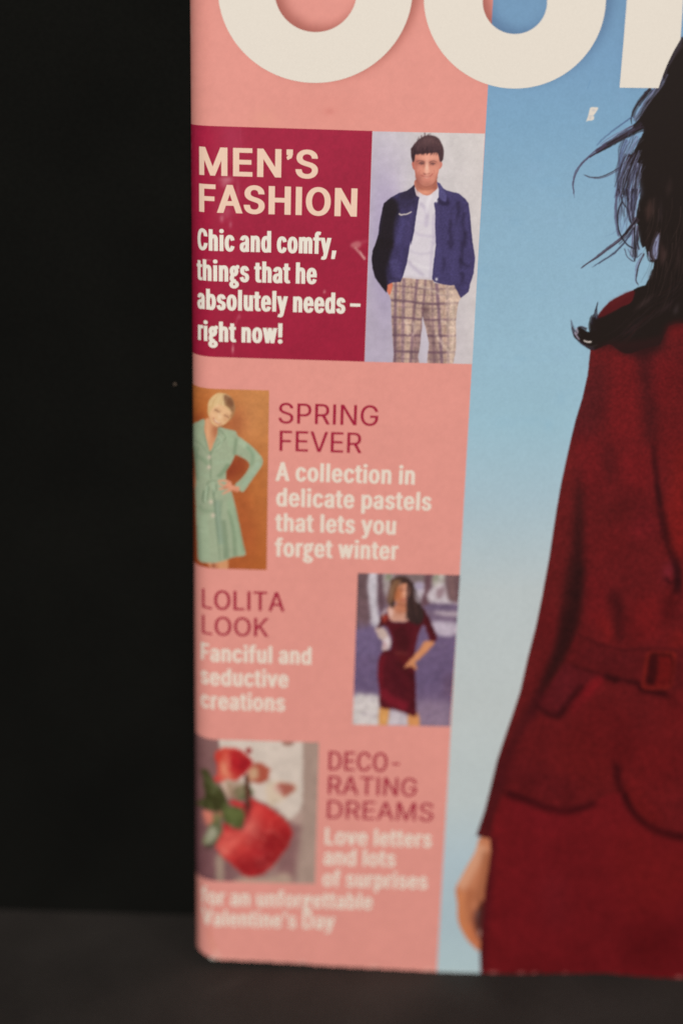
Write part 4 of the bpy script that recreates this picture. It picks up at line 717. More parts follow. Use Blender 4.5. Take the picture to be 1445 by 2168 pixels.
def bundle(f, pts, sp0, sp1, n, w=(1.0,2.2), cols=None, a=(.5,1), seed=1, fray=.25):
    q = random.Random(seed); cols = cols or [HB,(44,34,40),(58,46,60),(36,28,34)]; m = len(pts)
    for i in range(n):
        u = q.uniform(-1,1); e = q.uniform(1-fray,1); P = []
        for j,(x,y) in enumerate(pts):
            t = j/(m-1); sp = sp0+(sp1-sp0)*t; k0,k1 = pts[max(j-1,0)],pts[min(j+1,m-1)]; dx,dy = k1[0]-k0[0],k1[1]-k0[1]; l = math.hypot(dx,dy) or 1
            r_ = u*sp/2+q.uniform(-.12,.12)*sp+q.uniform(-5,5); P.append((x-dy/l*r_,y+dx/l*r_))
        if e < 1: P[-1] = (P[-2][0]+(P[-1][0]-P[-2][0])*e, P[-2][1]+(P[-1][1]-P[-2][1])*e)
        w0 = q.uniform(*w); cp.stroke(f(*P), w0, w0*q.uniform(.3,.7), q.choice(cols), q.uniform(*a), .35, 'hair' if w0>1.5 else None)
# translucent fringe areas first (lavender where thin hair lets the sky through)
cf(e1((980,1150),(900,1220),(760,1300),(720,1400),(720,1540),(800,1520),(880,1400),(950,1270)),(124,146,186),.28,3)
cf(e1((850,1500),(760,1580),(700,1700),(690,1963),(945,1963),(950,1740),(880,1600)),(104,116,156),.38,4)
cf(e2((690,0),(940,0),(925,140),(895,300),(870,390),(810,450),(740,540),(690,520),(668,300)),(126,148,186),.25,4)
cf(e2((770,520),(880,480),(930,480),(945,620),(960,720),(900,790),(860,800),(780,640)),(128,146,182),.3,3)
cf(e1((1000,870),(1040,830),(960,990),(900,1080),(850,1120),(850,1040),(900,960)),(122,150,190),.3,3)
cf(e1((1180,570),(1225,580),(1215,640),(1170,690),(1100,760),(1060,800),(1060,740),(1120,680)),(138,152,192),.6,2)
cf(e1((1225,470),(1300,345),(1380,230),(1420,180),(1440,210),(1330,350),(1250,480)),(70,58,66),.6,2)
for f,pts,w0,w1,c,a in [
 (e1,((850,1110),(848,1030),(880,940),(940,850),(1010,770),(1075,700)),8,22,HB,1),(e1,((1040,740),(1000,800),(930,900)),20,7,(40,30,36),.8),(e1,((985,1130),(910,1175),(850,1205)),60,16,HB,1)]:
    hs(f,pts,w0,w1,c,a)
bundle(e1,[(980,1120),(850,1190),(700,1275),(560,1355),(430,1435)],110,44,26,(.8,1.8),seed=2,a=(.55,1))
bundle(e1,[(960,1140),(850,1205),(700,1290),(580,1360),(470,1425),(350,1500)],44,10,11,(1.0,2.0),seed=3,a=(.8,1))
bundle(e1,[(560,1345),(430,1432),(320,1520),(240,1610),(196,1700),(176,1800),(188,1963)],30,4,9,(.8,1.5),[(50,38,50),(70,58,80),(90,84,112)],seed=4,a=(.45,.9),fray=.5)
bundle(e1,[(880,1150),(740,1215),(600,1290),(470,1370)],60,40,8,(.8,1.4),[(94,82,112),(120,112,144),(70,66,96)],seed=5,a=(.4,.8))
bundle(e1,[(860,1020),(740,1105),(640,1180),(530,1270),(440,1360)],16,20,6,(.7,1.3),[(70,84,124),(60,62,92)],seed=6,a=(.35,.75),fray=.5)
bundle(e1,[(890,1440),(790,1545),(700,1625),(600,1682),(480,1726),(370,1722),(280,1688)],34,8,7,(.7,1.4),[(60,50,62),(84,76,100),(50,40,48)],seed=7,a=(.4,.85),fray=.45)
bundle(e1,[(1080,700),(1020,760),(950,850),(890,940),(860,1040)],50,40,14,(.8,2.0),seed=8,a=(.4,.9))
bundle(e1,[(1240,520),(1180,640),(1100,760),(1020,860),(950,980),(880,1080)],60,50,22,(.8,1.8),[HB,(52,44,58),(120,120,156),(150,154,190)],seed=9,a=(.35,.85))
bundle(e1,[(1440,110),(1380,210),(1310,340),(1250,450),(1210,560)],36,44,26,(.8,2.0),[HB,(46,36,40),(88,78,92),(30,24,26)],seed=10,a=(.4,.9))
bundle(e1,[(790,1290),(745,1400),(725,1520),(712,1640),(705,1780),(715,1963)],90,60,22,(.6,1.3),[(44,38,52),(56,48,66),(140,152,192),(92,100,138),HB],seed=11,a=(.3,.85))
bundle(e1,[(900,1240),(850,1340),(790,1440),(740,1540),(715,1650)],170,40,26,(.6,1.2),[(56,50,72),(84,94,134),(150,160,198),(40,34,44)],seed=12,a=(.3,.75))
bundle(e1,[(870,1470),(820,1620),(770,1780),(730,1963)],110,150,40,(.8,2.4),seed=13,a=(.5,1))
bundle(e1,[(940,1560),(915,1700),(890,1830),(875,1963)],80,90,40,(.8,2.2),[HB,(40,34,44),(126,132,166),(32,26,30),HB,(150,158,196)],seed=14,a=(.45,.95))
bundle(e2,[(690,0),(668,150),(664,300),(682,450),(700,560)],30,20,14,(.7,1.7),[(58,48,62),(44,38,50),(110,112,146)],seed=15,a=(.4,.9))
bundle(e2,[(850,0),(840,120),(838,240),(846,390)],170,50,52,(.7,1.9),[HB,(44,40,60),(120,128,168),HB,(150,158,198),(36,30,36)],seed=16,a=(.4,.95))
bundle(e2,[(910,340),(845,430),(765,530),(685,605),(580,685),(455,780),(352,850),(262,914)],56,4,18,(.8,1.7),[(62,46,54),(44,34,42),(96,84,108),(80,66,84)],seed=17,a=(.5,.95),fray=.5)
bundle(e2,[(880,450),(820,540),(740,640),(640,742),(520,822),(400,895)],24,10,7,(.8,1.5),[(62,66,88),(54,46,58)],seed=18,a=(.4,.85),fray=.5)
bundle(e2,[(900,420),(890,540),(880,660),(870,800)],90,80,34,(.8,1.9),[HB,(44,36,46),(120,124,158),(150,150,182)],seed=19,a=(.4,.9))
bundle(e2,[(980,740),(925,860),(900,960),(892,1050),(915,1110)],26,16,10,(.8,1.6),[(62,50,60),(50,40,46),(110,108,140)],seed=20,a=(.5,.9),fray=.4)
bundle(e2,[(440,1500),(430,1430),(440,1370),(458,1300)],44,4,10,(.8,1.8),[(42,36,50),(34,26,30)],seed=21,a=(.6,1),fray=.4)
bundle(e2,[(400,1640),(380,1570),(390,1500),(400,1450)],70,30,14,(.8,1.8),[HB,(36,28,32)],seed=22,a=(.6,1),fray=.5)
bundle(e2,[(240,1700),(195,1650),(168,1590),(146,1490)],50,6,9,(.7,1.3),[(110,116,140),(60,56,66),(40,34,38)],seed=23,a=(.4,.9),fray=.5)
bundle(e2,[(420,1840),(300,1790),(220,1720),(175,1640),(160,1570)],30,14,10,(.9,2.0),seed=24,a=(.6,1),fray=.4)
bundle(e2,[(330,1620),(270,1590),(230,1600),(210,1650)],40,20,8,(.8,1.6),seed=25,a=(.6,1),fray=.4)
bundle(e2,[(1150,500),(1090,620),(1060,740),(1100,840)],60,30,14,(.8,1.6),[HB,(48,36,38),(100,92,112)],seed=26,a=(.4,.9))
for f,pts,w0,w1,c,a in [
 (e2,((690,0),(720,80),(745,160),(800,250),(832,390)),14,14,(40,32,42),.95),(e2,((740,150),(702,220),(686,330),(696,470),(740,570),(805,650),(885,692)),14,14,(36,30,36),1),(e2,((790,0),(800,120),(810,260),(838,400)),26,16,(38,32,40),.9),(e2,((850,0),(840,150),(850,340)),14,10,(44,42,66),.85),(e2,((890,0),(870,140),(845,340)),12,8,(50,48,70),.8),(e2,((925,0),(905,140),(880,330)),12,10,(162,170,206),.7),(e2,((770,80),(760,180),(730,260)),8,5,(150,160,196),.6),(e2,((820,120),(830,250),(850,350)),8,6,(160,168,204),.7),(e2,((790,320),(760,400),(730,500)),8,5,(86,96,140),.5),(e2,((870,40),(862,180),(840,300)),6,5,(166,172,206),.6),
 (e2,((905,345),(850,425),(780,520)),14,10,HB,.9),(e2,((905,345),(850,420),(780,500),(720,570)),22,18,(38,30,36),1),(e2,((865,460),(760,622),(640,742),(520,822),(390,902)),14,4,(62,66,88),.8),(e2,((880,440),(800,540),(700,640)),10,8,(54,44,56),.8),(e2,((690,475),(600,530),(540,548)),6,3,(104,126,158),.6),(e2,((560,290),(500,350)),4,3,(110,140,170),.5),
 (e2,((762,690),(795,775),(840,820),(884,836)),8,9,(54,44,60),.9),(e2,((800,690),(840,760),(876,820)),6,7,(60,52,76),.8),(e2,((875,440),(880,600),(886,720),(880,830)),18,14,(36,30,36),.95),(e2,((920,440),(910,600),(930,700)),16,14,(44,36,46),.9),(e2,((860,480),(850,600),(870,690)),8,8,(86,90,124),.7),(e2,((905,420),(915,480),(925,560)),8,6,(150,150,180),.6),(e2,((900,720),(900,790),(960,740)),8,6,(60,52,66),.85),(e2,((990,755),(930,860),(902,960),(896,1050),(925,1115)),9,5,(62,50,60),.85),(e2,((975,770),(915,880),(888,980),(884,1060)),8,5,(120,124,160),.7),(e2,((1020,740),(1040,820),(1090,850)),8,7,(40,30,34),.9),(e2,((940,800),(900,870),(890,940)),14,8,(110,108,140),.6),
 (e2,((385,1560),(400,1490),(410,1440)),18,10,(40,32,42),.9),(e2,((200,1680),(170,1610),(148,1500)),14,3,(110,116,140),.8),(e2,((215,1640),(180,1570),(155,1520)),8,3,(90,104,130),.6)]:
    hs(f,pts,w0,w1,c,a)
rr = random.Random(12)
for i in range(46):                      # fine flyaway fringe along the fall
    x = rr.uniform(690,930); y = rr.uniform(1560,1760); x2 = x-rr.uniform(10,70)
    hs(e1,((x+rr.uniform(30,90),y-160),(x,y),(x2,y+220)),rr.uniform(4,8),rr.uniform(2,5),rr.choice([HB,HB,(48,42,56),(78,78,108),(140,150,190)]),rr.uniform(.5,.9),lab=None)
for i in range(40):
    x = rr.uniform(690,920); y = rr.uniform(-20,250)
    hs(e2,((x,y),(x-rr.uniform(-10,20),y+100),(x+rr.uniform(-20,30),y+rr.uniform(180,260))),rr.uniform(4,8),3,rr.choice([HB,(48,42,56),(86,88,120),(156,162,196)]),rr.uniform(.4,.8),lab=None)
# sky showing through by the neck
cp.fill(e2((1162,528),(1130,560),(1105,620),(1088,700),(1092,760),(1112,806),(1134,800),(1145,720),(1152,640)),(140,146,180),soft=1.2); hs(e2,((1130,600),(1110,700),(1120,780)),10,8,(70,64,90),.8,lab=None); hs(e2,((1038,720),(1050,780),(1075,820)),14,10,(150,152,184),.8,lab=None)
# sheen
for f,pts,w0,w1,c,a in [(e2,((1060,100),(1045,250),(1025,400)),80,60,(66,46,42),.8),(e2,((1110,60),(1100,200),(1085,330)),30,30,(58,42,40),.6),(e2,((1180,100),(1170,300),(1130,420)),40,30,(50,38,40),.6),(e2,((1180,600),(1200,760),(1180,900)),50,60,(64,44,42),.75),(e2,((1220,640),(1240,750),(1200,860)),16,12,(92,68,64),.5),(e2,((1130,450),(1155,430)),16,8,(130,124,120),.6),(e2,((1100,920),(1060,1000),(1040,1050)),22,16,(84,76,88),.6),(e2,((1150,1180),(1000,1300),(850,1420)),44,30,(62,46,46),.7),(e2,((1330,1250),(1250,1350),(1100,1450)),50,30,(54,38,40),.5),(e2,((1000,1450),(850,1600),(700,1700)),50,40,(44,30,32),.6),(e2,((1385,1300),(1350,1400),(1330,1450)),40,40,(74,62,66),.55),(e2,((1380,620),(1380,800),(1340,1000)),40,40,(54,38,36),.55),(e2,((890,1670),(950,1640)),12,8,(84,76,76),.7),(e1,((1340,500),(1358,520)),12,8,(96,84,78),.6),(e1,((1300,1700),(1280,1850),(1260,1963)),60,60,(50,36,34),.6),(e1,((1230,1700),(1210,1850)),14,12,(70,60,66),.5),(e1,((1100,900),(1050,980)),20,12,(50,40,42),.5)]:
    hs(f,pts,1,1,c,a,soft=3.2,lab=None,wm=max(w0,w1)*1.15)
for i in range(70):
    x = rr.uniform(1020,1440); y = rr.uniform(300,1300); hs(e2,((x,y-200),(x-20,y),(x-60-rr.uniform(0,60),y+200)),rr.uniform(3,7),3,rr.choice([(70,52,50),(54,40,38),(90,68,64),(20,14,13)]),rr.uniform(.25,.6),lab=None)
for i in range(50):
    x = rr.uniform(600,1300); y = 1760-(x-600)*.75+rr.uniform(-160,120); hs(e2,((x+180,y-150),(x+40,y-10),(x-90,y+60)),rr.uniform(3,8),3,rr.choice([(58,42,44),(46,32,34),(22,17,17),(70,30,32)]),rr.uniform(.25,.6),lab=None)
cs(e2((430,1845),(560,1795),(650,1795),(770,1880),(900,1880),(1130,1805),(1230,1680),(1280,1580),(1440,1545)),8,14,(46,20,20),.75,5)
cf(e2((640,1790),(760,1840),(900,1850),(1120,1780),(1180,1700),(1000,1730),(800,1750)),(48,22,22),.6,5)
cf(e2((1436,1540),(1290,1570),(1235,1660),(1260,1700),(1436,1700)),(104,20,22),.5,6)
hs(e2,((292,1742),(340,1758),(388,1760)),16,18,(216,206,200),.95,lab=None); hs(e2,((196,1640),(215,1690),(246,1735)),16,12,(176,166,184),.9,lab=None); hs(e2,((205,1600),(228,1640),(218,1670)),26,12,(178,172,190),.7,lab=None); hs(e2,((310,1800),(380,1815),(450,1790)),10,8,(66,60,58),.6,lab=None)
# the chip where the print has flaked off, small marks
cp.develop(0.5,6,0.35,141,.006,upto=800)
cp.fill(e1((372,918),(400,912),(465,915),(462,935),(430,985),(408,1010),(420,1030),(412,1058),(385,1068),(350,1068),(322,1082),(336,1050),(350,1010),(358,970)),(222,212,200),soft=.5,curve=False)
for x,y,rx,ry in ((412,945,2.6,1.6),(384,1010,4,.9),(372,1035,2,2)): cp.blob(1180+x/5.453,60+y/5.453,rx,ry,(184,184,190),.7)
hs(e1,((378,590),(355,660),(340,700)),8,6,(92,136,176),.5,lab=None)
# worn lower edge
for x,y,rx,ry in ((1043,2059,9,3),(1102,2060,7,2.6),(1130,2060,5,2),(1436,2069,7,3),(1195,2060,4,1.6),(1300,2063,5,1.6)): cp.blob(x,y,rx*.8,ry*.8,(196,130,122),.6)
cs([(930,2056),(1010,2060)],3,3,(208,214,210),.6,1.2)
# grid: fine where the picture shows, coarse outside the frame
sx = float(to_sv(np.array([1452.]),np.array([60.]))[0][0]); sb = float(to_sv(np.array([1470.]),np.array([2000.]))[0][0]); SXF = max(sx,sb)
s_ax = np.concatenate([np.linspace(S_B,SXF,int((SXF-S_B)/0.000115)+2), np.linspace(SXF,WID,110)[1:]])
V06 = float(to_sv(np.array([1200.]),np.array([860.]))[1][0])
rows = []; v = HEI
for to,st in ((VT0,0.0014),(V06,0.000115),(0.0,0.00026)):
    while v > to: rows.append(v); v -= st
V = np.repeat(np.array(rows)[:,None],len(s_ax),1); b = vb(s_ax)[None,:]; V = V+np.clip((0.016-V)/0.016,0,1)*b; V = np.concatenate([V,b],0)
S = np.repeat(s_ax[None,:],V.shape[0],0)
press('cover_photo', cp, S, V, 0.00003, mag)

# --- vector ink: masthead and all the lettering ----------------------------------------------------
def area2(p): return sum(p[i][0]*p[(i+1)%len(p)][1]-p[(i+1)%len(p)][0]*p[i][1] for i in range(len(p)))/2
def inside(pt, poly):
    x,y = pt; c = False; j = len(poly)-1
    for i in range(len(poly)):
        (xa,ya),(xb,yb) = poly[i],poly[j]
        if (ya>y)!=(yb>y) and x < (xb-xa)*(y-ya)/(yb-ya)+xa: c = not c
        j = i
    return c
def winding(c, loops):
    w = 0
    for p in loops:
        for i in range(len(p)):
            (xa,ya),(xb,yb) = p[i],p[(i+1)%len(p)]
            if (ya<=c.y)!=(yb<=c.y):
                t = (c.y-ya)/(yb-ya)
                if c.x < xa+t*(xb-xa): w += 1 if yb>ya else -1
    return w
def ink_mesh(name, shapes, material, lift):
    """shapes: list of [outer, hole, ...] in (s, v) metres; laid on the curved cover"""
    bm = bmesh.new()
    for k,sh in enumerate(shapes):
        pts,eds = [],[]
        for p in sh:
            i0 = len(pts); pts += [Vector(q) for q in p]; eds += [(i0+i,i0+(i+1)%len(p)) for i in range(len(p))]
        ox,oy = pts[0]; q = [Vector(((v.x-ox)*1000,(v.y-oy)*1000)) for v in pts]
        vo,_,fo,_,_,_ = geometry.delaunay_2d_cdt(q, eds, [], 0, 1e-5)
        loops = [[((x-ox)*1000,(y-oy)*1000) for x,y in p] for p in sh]
        vs = [bm.verts.new((v.x/1000+ox,v.y/1000+oy,(k%3)*1e-6)) for v in vo]
        for f in fo:
            c = sum((vo[i] for i in f),Vector((0,0)))/len(f)
            if winding(c,loops): bm.faces.new([vs[i] for i in f])
    bmesh.ops.delete(bm, geom=[v for v in bm.verts if not v.link_faces], context='VERTS')
    bm.normal_update()
    for f in bm.faces:
        if f.normal.z < 0: f.normal_flip()
    xs = [v.co.x for v in bm.verts]
    if min(xs) < SA+0.001:
        for c in np.arange(0.0003,SA+0.0006,0.0004):
            bmesh.ops.bisect_plane(bm, geom=bm.verts[:]+bm.edges[:]+bm.faces[:], plane_co=(c,0,0), plane_no=(1,0,0))
    for v in bm.verts:
        p = surf(np.array(v.co.x), v.co.y, lift+v.co.z); v.co = Vector(p.tolist())
    return obj_bm(name, bm, material, mag)
def px_shape(polys): return [[(float(a),float(b)) for a,b in zip(*to_sv(np.array([q[0] for q in p]),np.array([q[1] for q in p])))] for p in polys]
MAST_B[1] = MAST_B[1][::-1]
for ps in (MAST_B, MAST_U, MAST_R): ink_mesh('masthead_letter', [px_shape(ps)], M_CREAM, 0.00007)
